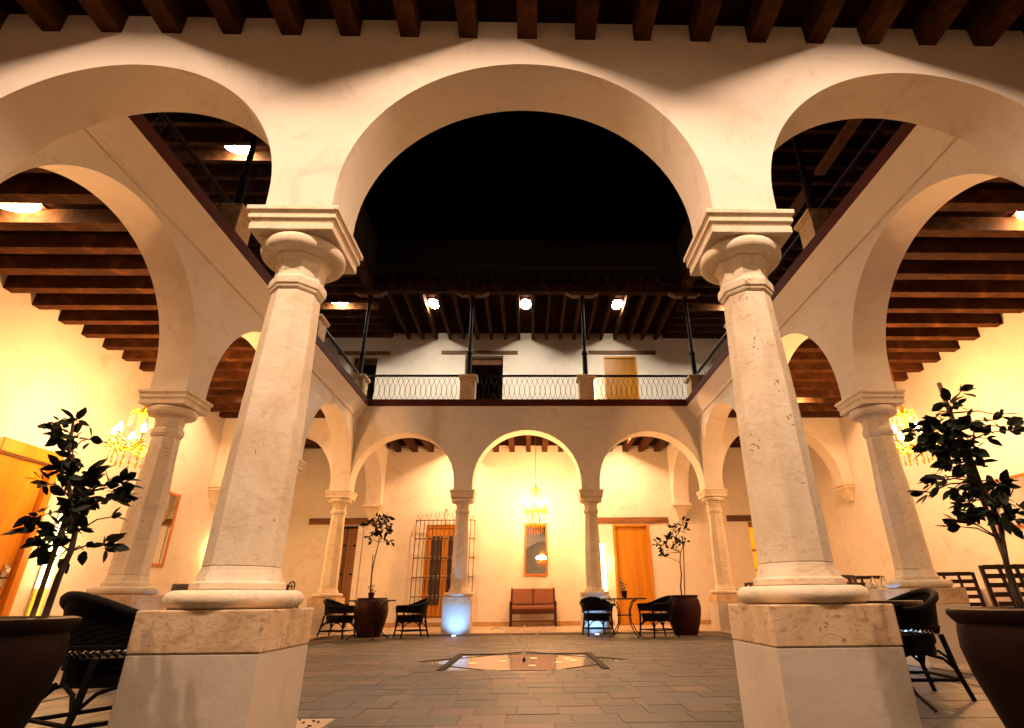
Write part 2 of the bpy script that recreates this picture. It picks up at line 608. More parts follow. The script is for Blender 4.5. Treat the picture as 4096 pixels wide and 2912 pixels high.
def column(x, y, label, zs_block=.60, zs_top=.762, full=True, p=.306):
    t = thing('stone_column', label, 'column', (x, y, 0), 0, 'stone columns of the courtyard')
    if full:
        MB().box(-p, p, -p, p, -.1, zs_block).build('pedestal', 'plaster2', t, .005)
        MB().box(-p - .003, p + .003, -p - .003, p + .003, zs_block + .001, zs_top).build('plinth_block', 'block', t, .008)
        z = zs_top
        tor = [(.27, z), (.30, z + .004)] + [(.288 + .045 * math.sin(a), z + .046 - .042 * math.cos(a)) for a in [pi * k / 8 for k in range(1, 8)]] + [(.30, z + .088), (.22, z + .09)]
        MB().lathe(tor, 40).build('torus_base', 'stone', t, 0, 40)
        MB().lathe([(.236, z + .091), (.235, z + .126), (.222, z + .129), (.211, z + .155), (.199, z + .19), (.197, z + .205)], 8, ph=pi / 8).build('base_moulding', 'stone', t, .006)
        z += .206
    else:
        z = zs_top
    MB().lathe([(.196, z), (.1945, z + .1), (.190, z + .5), (.182, z + .95), (.166, 2.2), (.153, 2.53)], 8, ph=pi / 8).build('shaft', 'stone', t, .004)
    MB().lathe([(.156, 2.531), (.168, 2.545), (.169, 2.558), (.180, 2.566), (.182, 2.61), (.175, 2.632), (.160, 2.642)], 8, ph=pi / 8).build('neck_ring', 'stone', t, .005)
    MB().lathe([(.157, 2.643), (.156, 2.70), (.163, 2.75), (.178, 2.775), (.189, 2.778), (.191, 2.796)], 8, ph=pi / 8).build('neck', 'stone', t, .004)
    ech = [(.18, 2.7965), (.23, 2.80)] + [(.240 + .033 * math.sin(a), 2.850 - .049 * math.cos(a)) for a in [pi * k / 8 for k in range(1, 8)]] + [(.23, 2.9), (.18, 2.901)]
    MB().lathe(ech, 40).build('echinus', 'stone', t, 0, 40)
    ab = MB()

    def sq(h, z0, z1, h1=None):
        h1 = h if h1 is None else h1
        ab.add([(-h, -h, z0), (h, -h, z0), (h, h, z0), (-h, h, z0), (-h1, -h1, z1), (h1, -h1, z1), (h1, h1, z1), (-h1, h1, z1)],
               [(0, 3, 2, 1), (4, 5, 6, 7), (0, 1, 5, 4), (1, 2, 6, 5), (2, 3, 7, 6), (3, 0, 4, 7)])
    sq(.270, 2.902, 2.952)
    sq(.262, 2.952, 2.982, .276)
    sq(.284, 2.982, 3.012)
    sq(.276, 3.012, 3.040, .288)
    sq(.298, 3.040, ZA - .001)
    ab.build('abacus', 'stone', t, .004)
    return t


column(CXS[0], CYS[0], 'corner column nearest the tall orange door, mostly outside the picture', .457, .645)
column(CXS[1], CYS[0], 'big octagonal stone column beside the black armchair and potted tree', .457, .645)
column(CXS[2], CYS[0], 'big octagonal stone column in front of the dining tables', .457, .645)
column(CXS[3], CYS[0], 'corner column by the large planter, mostly outside the picture', .457, .645)
column(CXS[0], CYS[1], 'stone side column in front of the lit chandelier and wall mirror')
column(CXS[0], CYS[2], 'stone side column mostly hidden behind the big column by the black armchair')
column(CXS[3], CYS[1], 'stone side column rising behind the dining table with folded napkins')
column(CXS[3], CYS[2], 'stone side column mostly hidden behind the big column by the dining tables')
column(CXS[0], CYS[3], 'far corner column in front of the open doorway, armchair at its foot')
column(CXS[1], CYS[3], 'far column in front of the iron window grille, pedestal lit blue')
column(CXS[2], CYS[3], 'far column beside the glowing wall lamp, armchair before its blue lit foot')
column(CXS[3], CYS[3], 'far corner column beside the big clay pot')

# ------------------------------------------------------------------ outer walls
open_wall('gallery_wall', 'long warm lit gallery wall with the tall orange door and mirror', 'y', XL, XL - .3, YF, YB, -.1, ZU, ((7.62, 8.60, 0, 2.66),))
open_wall('gallery_wall', 'long warm lit gallery wall behind the dark slatted dining chairs', 'y', XR, XR + .3, YF, YB, -.1, ZU)
open_wall('end_wall', 'far lower wall with window grille, mirror, bench and orange door', 'x', YB, YB + .5, XL - .3, XR + .3, -.1, ZU,
          ((-5.73, -4.68, .03, 2.69), (-2.92, -1.78, .25, 2.68), (2.43, 3.49, .03, 2.66), (6.39, 7.5, .03, 2.72)))
open_wall('upper_end_wall', 'far upper wall with wooden lintels above the balcony railing', 'x', YB, YB + .5, XL - .3, XR + .3, ZU, 8.95,
          ((-5.7, -4.9, ZU + .02, 8.0), (-2.06, -.83, ZU + .02, 8.02), (2.46, 3.54, ZU + .02, 8.0)))
open_wall('upper_side_wall', 'upper gallery wall on the side of the lit ceiling lamps', 'y', XL, XL - .3, 2.9, YB, ZU, 8.95)
open_wall('upper_side_wall', 'unlit upper gallery wall above the dining gallery', 'y', XR, XR + .3, 2.9, YB, ZU, 8.95)
# entrance wall behind the camera with an archway to the entrance hall
_o = arcade('entrance_wall', 'entrance wall with an archway opposite the bench', 'x', YF - HW, [(-.4, 2.1, 2.45)], [(XL - .3, -.4, -.1), (2.1, XR + .3, -.1)], 5.17, .05)
_o['category'] = 'wall'
del _o['group']
_o.data.materials[0] = M['dimwall']
hall = MB()
hall.add([(-1.2, -7, -.1), (2.9, -7, -.1), (2.9, YF - 2 * HW, -.1), (-1.2, YF - 2 * HW, -.1), (-1.2, -7, 4.6), (2.9, -7, 4.6), (2.9, YF - 2 * HW, 4.6), (-1.2, YF - 2 * HW, 4.6)],
         [(0, 1, 2, 3), (7, 6, 5, 4), (1, 0, 4, 5), (2, 1, 5, 6), (0, 3, 7, 4)])
tag(hall.build('entrance_hall', 'plaster'), 'entrance hall beyond the archway opposite the bench', 'room', None, 'structure')

# floors of the galleries
fl = thing('gallery_floor', 'pale stone floor of the galleries, one low step above the courtyard', 'floor', (0, 0, 0), 0, None, 'structure')
tl = []


def tiles(x0, x1, y0, y1, z, pitch=.50):
    A = MB()
    nx, ny = max(1, round((x1 - x0) / pitch)), max(1, round((y1 - y0) / pitch))
    dx, dy = (x1 - x0) / nx, (y1 - y0) / ny
    for i in range(nx):
        for j in range(ny):
            A.box(x0 + i * dx + .002, x0 + (i + 1) * dx - .002, y0 + j * dy + .002, y0 + (j + 1) * dy - .002, z - .03, z + random.uniform(-.0008, .0008))
    return A


MB().box(-4.14, 4.14, 12.90, YB, -.11, .012).build('floor_bed', 'bed', fl)
MB().box(XL, -4.15, YF, YB, -.11, .012).build('floor_bed', 'bed', fl)
MB().box(4.15, XR, YF, YB, -.11, .012).build('floor_bed', 'bed', fl)
tag(tiles(-4.14, 4.14, 12.90, YB, .04).build('floor_tiles', 'marble', fl), kind='stuff')
tag(tiles(XL, -4.15, 3.0, YB, .04).build('floor_tiles', 'marble', fl), kind='stuff')
tag(tiles(4.15, XR, 3.0, YB, .04).build('floor_tiles', 'marble', fl), kind='stuff')

# skirting stones along the end wall
for lab, a, b_ in (('low brown skirting stone by the iron window grille', -4.62, -1.2), ('low brown skirting stone on both sides of the bench', -1.195, 2.33), ('low brown skirting stone behind the big clay pot', 3.56, 6.3)):
    tag(MB().box(a, b_, YB - .025, YB + .01, .04, .15).build('skirting_board', 'skirt'), lab, 'skirting', 'skirting stones of the end wall')

# ------------------------------------------------------------------ beamed ceilings


def ceiling(name, label, x0, x1, y0, y1, along, first, pitch, zj, zt, skip=(), w=.15, top=None):
    c = thing(name, label, 'ceiling', ((x0 + x1) / 2, (y0 + y1) / 2, zj), 0, None, 'structure')
    L = c.location
    zt2 = top if top else zt + .05
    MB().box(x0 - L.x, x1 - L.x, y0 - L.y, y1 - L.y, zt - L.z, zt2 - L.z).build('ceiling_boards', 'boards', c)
    ln = (y1 - y0) if along == 'y' else (x1 - x0)
    me = (MB().box(-w / 2, w / 2, -ln / 2, ln / 2, 0, zt - zj - .001) if along == 'y' else MB().box(-ln / 2, ln / 2, -w / 2, w / 2, 0, zt - zj - .001)).mesh('joist', 'joist')
    lo, hi = (x0, x1) if along == 'y' else (y0, y1)
    k = math.ceil((lo + w / 2 - first) / pitch)
    p = first + k * pitch
    while p < hi - w / 2:
        if not any(abs(p - s_) < .05 for s_ in skip):
            loc = (p - L.x, 0, 0) if along == 'y' else (0, p - L.y, 0)
            o = inst(me, 'joist', c, loc, (0, 0, random.uniform(-.003, .003)))
            q = random.uniform(.90, 1.08)
            o.scale = (q, 1, 1) if along == 'y' else (1, q, 1)
        p += pitch
    return c


b3, f0 = CYS[3] + HW, CYS[0] - HW
ceiling('beamed_ceiling', 'dark joists over the near gallery where the camera stands', XL, XR, YF, f0, 'y', -.255 - .2355, .471, 4.83, 5.03)
ceiling('beamed_ceiling', 'dark joists above the gallery with the tall orange door', XL, CXS[0] - HW, CYS[0] + HW, CYS[3] - HW, 'x', 6.87, .49, ZJ, ZJT)
ceiling('beamed_ceiling', 'dark joists above the dining gallery', CXS[3] + HW, XR, CYS[0] + HW, CYS[3] - HW, 'x', 6.87, .49, ZJ, ZJT)
ceiling('beamed_ceiling', 'dark joists above the bench and far mirror', CXS[0] + HW, CXS[3] - HW, b3, YB, 'y', 0, .49, ZJ, ZJT)
ceiling('beamed_ceiling', 'dark joists over the far corner bay by the open doorway', XL, CXS[0] - HW, b3, YB, 'x', b3 + .25, .49, ZJ, ZJT)
ceiling('beamed_ceiling', 'dark joists over the far corner bay by the amber glass door', CXS[3] + HW, XR, b3, YB, 'x', b3 + .25, .49, ZJ, ZJT)
# upper floor slabs, seen only as the thickness above the arcades
sl = MB().box(XL, XR, YF, CYS[0] + .4, 5.171, ZU).box(XL, -XS - .06, CYS[0] + .4, YB, 5.171, ZU).box(XS + .06, XR, CYS[0] + .4, YB, 5.171, ZU).box(-XS - .06, XS + .06, YSB + .06, YB, 5.171, ZU)
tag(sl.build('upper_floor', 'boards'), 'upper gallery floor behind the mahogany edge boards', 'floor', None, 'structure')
# edge boards
for lab, bx in (('dark red mahogany edge board of the balcony above the orange door side', (-XS - .06, -XS, CYS[0] + .4, YSB + .06)),
                ('dark red mahogany edge board of the balcony above the dining side', (XS, XS + .06, CYS[0] + .4, YSB + .06)),
                ('dark red mahogany edge board of the far balcony under the railing', (-XS, XS, YSB, YSB + .06))):
    tag(MB().box(*bx, 5.165, 5.345).build('edge_board', 'mahogany', None, .006), lab, 'edge board', 'balcony edge boards')

# upper ceilings
UZ, UZT = 8.60, 8.84
ceiling('beamed_ceiling', 'dark rafters with three lit lamps above the far balcony', -4.45, 4.45, 12.95, YB, 'y', -.09 + .2275, .455, UZ, UZT, (), .09)
ceiling('beamed_ceiling', 'dark rafters above the upper gallery with lit lamps beside the orange door side', XL, -4.45, 2.9, YB, 'x', 8.07 + .2275, .455, UZ, UZT, (), .09)
ceiling('beamed_ceiling', 'unlit rafters above the upper gallery on the dining side', 4.45, XR, 2.9, YB, 'x', 8.07 + .2275, .455, UZ, UZT, (), .09)
rf = MB().box(XL - .3, -4.25, 2.9, YB + .5, 8.96, 9.2).box(4.25, XR + .3, 2.9, YB + .5, 8.96, 9.2).box(-4.25, 4.25, 12.9, YB + .5, 8.96, 9.2)
rf.box(-4.25, 4.25, 12.75, 12.95, 9.201, 10.05).box(-4.45, -4.25, 2.9, 12.95, 9.201, 10.05).box(4.25, 4.45, 2.9, 12.95, 9.201, 10.05)
tag(rf.build('flat_roof', 'roofdark'), 'unlit flat roof and parapet above the upper gallery', 'roof', None, 'structure')


def upper_beam(label, x0, x1, y0, y1, posts, along):
    t = thing('roof_beam', label, 'beam', ((x0 + x1) / 2, (y0 + y1) / 2, 8.52), 0, 'beams carried by the balcony posts')
    L = t.location
    MB().box(x0 - L.x, x1 - L.x, y0 - L.y, y1 - L.y, 0, .30).build('beam', 'joist', t)
    lng = .46
    for p in posts:
        prof = [(-lng, 0), (-lng + .03, -.035), (-lng + .09, -.05), (-lng + .16, -.115), (lng - .16, -.115), (lng - .09, -.05), (lng - .03, -.035), (lng, 0)]
        A = MB()
        A.prism(prof, -.085, .085)
        if along == 'x':
            A.v = [(x, z, y - .001) for x, y, z in A.v]
            q = (p - L.x, 0, 0)
        else:
            A.v = [(z, x, y - .001) for x, y, z in A.v]
            q = (0, p - L.y, 0)
            A.f = [tuple(reversed(f)) for f in A.f]
        A.f = [tuple(reversed(f)) for f in A.f]
        inst(A.mesh('bracket', 'lintel'), 'bracket', t, q)
    return t


YP = 13.08
XP = 4.37
upper_beam('dark timber beam with four brackets above the far railing', -4.6, 4.6, YP - .1, YP + .1, [-XP, CXS[1], CXS[2], XP], 'x')
upper_beam('dark timber beam above the side railing by the lit upper lamps', -XP - .1, -XP + .1, 2.9, YP - .11, [CYS[1], CYS[2]], 'y')
upper_beam('dark timber beam above the unlit side railing', XP - .1, XP + .1, 2.9, YP - .11, [CYS[1], CYS[2]], 'y')
tails = thing('rafter_ends', 'row of short rafter ends along the far roof beam', 'rafters', (0, 12.88, 8.825), 0, None)
me = MB().box(-.045, .045, -.07, .07, 0, .12).mesh('rafter_end', 'joist')
for k in range(-8, 9):
    inst(me, 'rafter_end', tails, (k * .46 - .09, 0, 0))
# pale beam seen over the unlit gallery
tag(MB().box(5.78, 5.98, 6.0, 8.40, 8.50, 8.598).build('cross_beam', 'lintel'), 'short brown beam piece in the dark upper opening, nearer the camera', 'beam', 'brown beams in the unlit upper gallery')
tag(MB().box(5.78, 5.98, 8.85, 10.6, 8.50, 8.598).build('cross_beam', 'lintel'), 'short brown beam piece in the dark upper opening, just above the capital', 'beam', 'brown beams in the unlit upper gallery')

# ------------------------------------------------------------------ balcony piers, posts and railings
pier_xy = [(-XP, CYS[1]), (-XP, CYS[2]), (-XP, YP), (CXS[1], YP), (CXS[2], YP), (XP, YP), (XP, CYS[2]), (XP, CYS[1])]
pier_lab = ['stone balcony pier seen through the arch beside the lit ceiling lamp', 'stone balcony pier half hidden by the big column by the black armchair', 'stone balcony pier in the corner above the open doorway side',
            'stone balcony pier above the iron window grille', 'stone balcony pier beside the small lit upper wall lamp', 'stone balcony pier in the corner above the clay pot',
            'stone balcony pier hidden behind the big column by the dining tables', 'stone balcony pier in the dark opening above the dining side']
post_lab = ['slender black iron post in front of the lit upper ceiling lamp', 'slender black iron post behind the big column by the black armchair', 'slender black iron post at the far balcony corner by the upper doorway',
            'slender black iron post in front of the open upper doorway', 'slender black iron post before the upper orange door', 'slender black iron post at the far balcony corner above the clay pot',
            'slender black iron post behind the big column by the dining tables', 'slender black iron post in the dark upper opening']
pier_me = [(MB().box(-.19, .19, -.19, .19, ZU + .002, 5.88), 'pier_block'), (MB().box(-.215, .215, -.215, .215, 5.881, 5.915).box(-.235, .235, -.235, .235, 5.9155, 5.98), 'cap_slab')]
pier_me = [(a.mesh(nm, 'block'), nm) for a, nm in pier_me]
post_parts = [(MB().lathe([(.10, 5.981), (.10, 6.0), (.075, 6.03), (.066, 6.06), (.062, 6.62)], 12), 'lower_shaft'),
              (MB().lathe([(.062, 6.621), (.08, 6.635), (.082, 6.67), (.066, 6.69), (.075, 6.71), (.06, 6.74)], 12), 'collar'),
              (MB().lathe([(.045, 6.741), (.04, 8.30)], 12), 'upper_shaft'),
              (MB().lathe([(.05, 8.301), (.065, 8.33), (.055, 8.36), (.085, 8.403)], 12), 'capital')]
post_me = [(a.mesh(nm, 'iron', 40), nm) for a, nm in post_parts]
for (x, y), l1, l2 in zip(pier_xy, pier_lab, post_lab):
    t = thing('balcony_pier', l1, 'pier', (x, y, 0), 0, 'stone piers of the balcony railing')
    for me, nm in pier_me:
        o = inst(me, nm, t)
        md = o.modifiers.new('bevel', 'BEVEL')
        md.width = .008
    t = thing('iron_post', l2, 'post', (x, y, 0), 0, 'iron posts standing on the balcony piers')
    for me, nm in post_me:
        inst(me, nm, t)

P_ = .132
zb_, zt_ = ZU + .03, 6.0
oval = MB()
NS = 14
for sg in (-1, 1):
    oval.tube([(sg * P_ / 2 * math.sin(pi * (i / NS) / .8), sg * .002, zb_ + (zt_ - zb_) * i / NS) for i in range(NS + 1)], .005, 4)
oval.box(-P_ / 2 - .008, -P_ / 2 + .008, -.012, .012, zb_ + .40 * (zt_ - zb_) - .02, zb_ + .40 * (zt_ - zb_) + .02)
oval_me = oval.mesh('oval_bar', 'iron')


def railing(label, x0, y0, x1, y1):
    L = math.hypot(x1 - x0, y1 - y0)
    t = thing('balcony_railing', label, 'railing', ((x0 + x1) / 2, (y0 + y1) / 2, 0), math.atan2(y1 - y0, x1 - x0), 'iron railings between the balcony piers')
    MB().box(-L / 2 - .05, L / 2 + .05, -.03, .03, 6.0, 6.05).build('handrail', 'slat', t, .008)
    MB().box(-L / 2, L / 2, -.012, .012, ZU + .015, ZU + .035).build('bottom_rail', 'iron', t)
    k = int(L / P_)
    for i in range(k):
        inst(oval_me, 'oval_bar', t, ((i - (k - 1) / 2) * P_, 0, 0))
    return t


railing('iron railing of interlaced ovals between the far corner post and the open upper doorway', -XP + .24, YP, CXS[1] - .24, YP)
railing('iron railing of interlaced ovals across the middle of the far balcony', CXS[1] + .24, YP, CXS[2] - .24, YP)
railing('iron railing of interlaced ovals in front of the upper orange door', CXS[2] + .24, YP, XP - .24, YP)
railing('iron railing of interlaced ovals running back to the far corner above the doorway side', -XP, YP - .24, -XP, CYS[2] + .24)
railing('iron railing of interlaced ovals running back to the far corner above the clay pot', XP, YP - .24, XP, CYS[2] + .24)
railing('dark side railing behind the big column by the black armchair', -XP, CYS[2] - .24, -XP, CYS[1] + .24)
railing('dark side railing behind the big column by the dining tables', XP, CYS[2] - .24, XP, CYS[1] + .24)
railing('dark side railing nearest the camera below the lit upper lamp', -XP, CYS[1] - .24, -XP, CYS[0] + .4)
railing('dark side railing nearest the camera in the unlit opening', XP, CYS[1] - .24, XP, CYS[0] + .4)

# ------------------------------------------------------------------ courtyard floor
SQ = .88
CF = (-.05, 7.55)
DM = 1.30


def clip(poly, nx, ny, c):
    """part of the polygon with nx*x + ny*y <= c"""
    out = []
    for i, p in enumerate(poly):
        q = poly[(i + 1) % len(poly)]
        a, b_ = nx * p[0] + ny * p[1] - c, nx * q[0] + ny * q[1] - c
        if a <= 0:
            out.append(p)
        if a * b_ < 0:
            k_ = a / (a - b_)
            out.append((p[0] + (q[0] - p[0]) * k_, p[1] + (q[1] - p[1]) * k_))
    return out


def minus(polys, planes):
    res = []
    for poly in polys:
        rest = poly
        for nx, ny, c in planes:
            o_ = clip(rest, -nx, -ny, -c)
            if len(o_) > 2:
                res.append(o_)
            rest = clip(rest, nx, ny, c)
            if len(rest) < 3:
                break
    return res


SQP = [(1, 0, CF[0] + SQ), (-1, 0, -CF[0] + SQ), (0, 1, CF[1] + SQ + .08), (0, -1, -CF[1] + SQ + .08)]
DMP = [(a, b_, a * CF[0] + b_ * CF[1] + DM) for a in (1, -1) for b_ in (1, -1)]
cf = thing('courtyard_floor', 'worn grey brown paving stones of the courtyard', 'floor', (0, 8, 0), 0, None, 'structure')
MB().box(-4.14, 4.14, YF - 8, -2.1, -.115, -.0008).box(-4.14, 4.14, 1.2, 4.89, -.115, -.0008).box(-4.14, -1.5, -2.1, 1.2, -.115, -.0008).box(1.4, 4.14, -2.1, 1.2, -.115, -.0008).box(-1.499, 1.399, -2.099, 1.199, -.115, -.09).build('paving_bed', 'bed', cf)
near, far = [], []
row = 0
y = -.6
while y < 12.86:
    d = .292 + random.uniform(-.012, .012)
    y2 = min(y + d, 12.885)
    x = -4.13 - random.uniform(0, .28)
    while x < 4.12:
        w_ = random.uniform(.27, .32) if random.random() < .72 else random.uniform(.38, .46)
        a, b_ = max(x, -4.13), min(x + w_, 4.13)
        if b_ - a > .03:
            polys = [[(a + .004, y + .004), (b_ - .004, y + .004), (b_ - .004, y2 - .004), (a + .004, y2 - .004)]]
            polys = minus(minus(polys, SQP), DMP)
            u, v = px(((a + b_) / 2, (y + y2) / 2, 0))
            seen = 3.6 < y and 60 < u < 4036 and v < 2990 and not (1240 > u > 420 and v < 2912 and y < 3.6)
            for p in polys:
                (near if seen else far).append((y, p))
        x += w_
    y = y2
near.sort(key=lambda q: q[0])
far += near[300:]
for _, p in near[:300]:
    cx_, cy_ = sum(q[0] for q in p) / len(p), sum(q[1] for q in p) / len(p)
    A = MB().prism([(q[0] - cx_, q[1] - cy_) for q in p], -.06, random.uniform(.0002, .0028))
    o = A.build('paving_stone', 'paver', cf)
    o.location = (cx_, cy_ - 8, 0)
    o.rotation_euler = (random.uniform(-.002, .002), random.uniform(-.002, .002), 0)
mort = MB()
for p in minus(minus([[(-1.498, 5.902), (1.398, 5.902), (1.398, 9.198), (-1.498, 9.198)]], SQP), DMP):
    mort.prism([(q[0], q[1] - 8) for q in p], -.089, -.0008)
mort.build('paving_bed', 'bed', cf)
A = MB()
for _, p in far:
    A.prism([(q[0], q[1] - 8) for q in p], -.06, random.uniform(.0002, .0028))
tag(A.build('paving_stones', 'pavers', cf), kind='stuff')
for lab, xx in (('thin dark drain line in the floor on the armchair side', -3.66), ('thin dark drain line in the floor by the large planter', 3.66)):
    tag(MB().box(xx - .012, xx + .012, 3.6, 12.4, -.02, .006).build('drain_line', 'iron'), lab, 'drain', 'drain lines along the courtyard edges')
# patterned slab at the foot of the near column
sl_ = thing('patterned_slab', 'pale floor slab with dark broken cracks beside the near pedestal', 'floor slab', (-1.36, 3.86, .006), 0)
MB().box(-.22, .15, -.2, .18, -.02, 0).build('slab', 'marble', sl_, .004)
cr = MB()
for k in range(26):
    a = random.uniform(0, 2 * pi)
    x0, y0 = random.uniform(-.2, .1), random.uniform(-.17, .15)
    L = random.uniform(.012, .04)
    cr.tube([(x0, y0, .001), (x0 + L * .5 * math.cos(a), y0 + L * .5 * math.sin(a), .0015), (x0 + L * math.cos(a + .5), y0 + L * math.sin(a + .5), .001)], .006, 4)
tag(cr.build('crack_inlay', 'iron', sl_), kind='stuff')

# fountain
ft = thing('fountain', 'star shaped fountain pool set flush in the paving with thin water jets', 'fountain', (CF[0], CF[1], 0))
sqp = [(-SQ, -SQ - .08), (SQ, -SQ - .08), (SQ, SQ + .08), (-SQ, SQ + .08)]
dmp = [(0, -DM), (DM, 0), (0, DM), (-DM, 0)]
MB().prism(sqp, -.11, -.0125).build('square_basin', 'water', ft)
MB().prism(dmp, -.11, -.010).build('diamond_basin', 'water', ft)
rim = MB()
for poly in (sqp, dmp):
    for i, p in enumerate(poly):
        q = poly[(i + 1) % 4]
        # rim slate strips only where they bound the star
        for k in range(12):
            a, b_ = k / 12, (k + 1) / 12
            A0 = (p[0] + (q[0] - p[0]) * a, p[1] + (q[1] - p[1]) * a)
            A1 = (p[0] + (q[0] - p[0]) * b_, p[1] + (q[1] - p[1]) * b_)
            mx_, my_ = (A0[0] + A1[0]) / 2, (A0[1] + A1[1]) / 2
            other_in = (abs(mx_) + abs(my_) < DM - .01) if poly is sqp else (abs(mx_) < SQ - .01 and abs(my_) < SQ + .07)
            if other_in:
                rim.tube([(A0[0], A0[1], -.0105), (A1[0], A1[1], -.0105)], .006, 4)
            else:
                rim.tube([(A0[0], A0[1], -.004), (A1[0], A1[1], -.004)], .005, 4)
tag(rim.build('slate_rim', 'iron', ft), kind='stuff')
MB().box(-SQ - .035, -SQ + .03, -1.0, .98, -.02, .010).build('drain_grate', 'iron', ft, .004)
MB().box(SQ - .03, SQ + .035, -1.0, .92, -.02, .010).build('drain_grate', 'iron', ft, .004)
MB().lathe([(.02, -.02), (.02, .0), (.012, .03)], 10).build('nozzle', 'iron', ft)
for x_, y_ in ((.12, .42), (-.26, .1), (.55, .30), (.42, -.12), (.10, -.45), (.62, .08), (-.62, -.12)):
    MB().lathe([(.05, -.0115), (.045, -.0085), (.01, -.008)], 14, (x_, y_)).build('reflection_glint', 'glint', ft)  # added glowing ovals standing in for lamp reflections on the water
for a, vx, hz in ((2.6, .50, .30), (.45, .44, .31), (1.5, .14, .33), (1.0, .07, .12)):
    pts, rr = [], []
    for i in range(15):
        s_ = i / 14
        pts.append((vx * s_ * math.cos(a), vx * s_ * math.sin(a) + .02, .05 + hz * 4 * (s_ * .62) * (1 - s_ * .62)))
        rr.append(.004 + .004 * s_)
    MB().tube(pts, rr, 6).build('water_jet', 'jet', ft, 0, 60)

# ------------------------------------------------------------------ doors, windows, lintels


def lintel(label, x0, x1, z0, z1, y=YB, grp='dark wooden lintels over the doorways'):
    o = MB().box(x0, x1, y - .035, y + .25, z0, z1).build('door_lintel', 'lintel', None, .01)
    return tag(o, label, 'lintel', grp)


lintel('long wooden lintel above the open doorway behind the corner column', -6.27, -4.33, 2.70, 2.875)
lintel('long wooden lintel above the lower orange door', 1.97, 4.065, 2.69, 2.858)
lintel('wooden lintel above the amber glass door', 5.78, 8.0 - .2, 2.73, 2.90)
lintel('upper wooden lintel at the far end by the balcony corner post', -6.2, -4.53, 8.02, 8.16)
lintel('upper wooden lintel above the open dark doorway', -2.85, -.355, 8.055, 8.185)
lintel('upper wooden lintel above the upper orange door', 1.97, 4.195, 8.065, 8.2)

t = thing('flush_door', 'lower orange wooden door under its lintel beside the glowing wall lamp', 'door', (2.96, YB, .04), 0, 'plain orange doors')
MB().box(-.53, -.46, -.02, .12, 0, 2.62).box(.46, .53, -.02, .12, 0, 2.62).box(-.459, .459, -.02, .12, 2.56, 2.62).build('door_frame', 'doorframe', t, .005)
MB().box(-.455, .455, .035, .08, .012, 2.555).build('door_leaf', 'door', t, .004)
h = MB().box(-.42, -.37, .02, .034, .82, 1.14).build('handle_plate', 'steel', t, .003)
MB().box(-.415, -.385, -.012, .018, 1.04, 1.10).box(-.43, -.30, -.03, -.013, .97, .99).build('lever', 'iron', t)
t = thing('flush_door', 'upper orange door behind the balcony railing', 'door', (3.0, YB, ZU), 0, 'plain orange doors')
MB().box(-.54, -.48, -.01, .12, 0, 2.66).box(.48, .54, -.01, .12, 0, 2.66).box(-.479, .479, -.01, .12, 2.6, 2.66).build('door_frame', 'doorframe', t, .005)
MB().box(-.475, .475, .04, .08, .012, 2.595).build('door_leaf', 'door', t, .004)

# tall door of the side gallery (faces +x)
t = thing('tall_door', 'tall orange door with heavy frame and steel lock behind the potted tree', 'door', (XL, 8.11, 0), 0)
MB().box(-.06, .05, -.56, -.47, .02, 2.84).box(-.06, .05, .49, .62, .02, 2.84).box(-.06, .06, -.469, .489, 2.67, 2.86).build('door_frame', 'doorframe', t, .008)
MB().box(-.09, -.05, -.465, .485, .03, 2.66).build('door_leaf', 'door', t, .004)
lk = MB().box(-.049, -.025, .35, .43, .90, 1.20).build('lock_plate', 'steel', t, .005)
MB().box(-.024, .012, .36, .42, 1.10, 1.16).build('key_card_reader', 'linen', lk, .004)
MB().tube([(-.024, .39, 1.03), (.03, .39, 1.03), (.03, .28, 1.02)], .012, 8).build('lever', 'iron', lk)

# open doorway behind the corner column
t = thing('double_door', 'brown panelled door leaves standing in the open doorway behind the corner column', 'door', (-5.2, YB + .33, .03), 0)
for x0 in (-.38, -.02):
    lf = MB().box(x0, x0 + .345, 0, .05, 0, 2.6).build('door_leaf', 'tandoor', t, .005)
    MB().box(x0 + .05, x0 + .295, -.012, -.001, .2, 1.0).box(x0 + .05, x0 + .295, -.012, -.001, 1.15, 2.45).build('panel', 'tandoor', lf, .006)
    for z_ in (.55, 1.33, 2.1):
        MB().box(x0 + .18, x0 + .34, -.022, -.013, z_, z_ + .05).build('strap_hinge', 'iron', lf)
sp = MB()
sp.prism([(.345, -.32), (.50, -.32), (.50, .30), (.33, .30)], 0, 2.64)
sp.build('splayed_jamb', 'plaster', t)
sp = MB()
sp.prism([(-.52, -.32), (-.515, -.32), (-.385, .0), (-.385, .30), (-.52, .30)], 0, 2.64)
sp.build('splayed_jamb', 'plaster', t)
# amber glass door
t = thing('glazed_door', 'amber lit glass door with orange glazing bars behind the big column', 'door', (6.95, YB + .2, .03), 0)
MB().box(-.55, -.50, -.02, .05, 0, 2.66).box(.5, .55, -.02, .05, 0, 2.66).box(-.499, .499, -.02, .05, 2.56, 2.66).build('door_frame', 'doorframe', t)
for z0 in (.05, .55, .98, 1.41, 1.95):
    z1 = {.05: .50, .55: .93, .98: 1.36, 1.41: 1.88, 1.95: 2.55}[z0]
    MB().box(-.495, .495, 0, .02, z0, z1).build('glass_pane', 'amber', t)
for z0 in (.502, .932, 1.362, 1.882):
    MB().box(-.495, .495, -.015, .03, z0, z0 + .046 if z0 < 1.8 else z0 + .066).build('glazing_bar', 'doorframe', t)
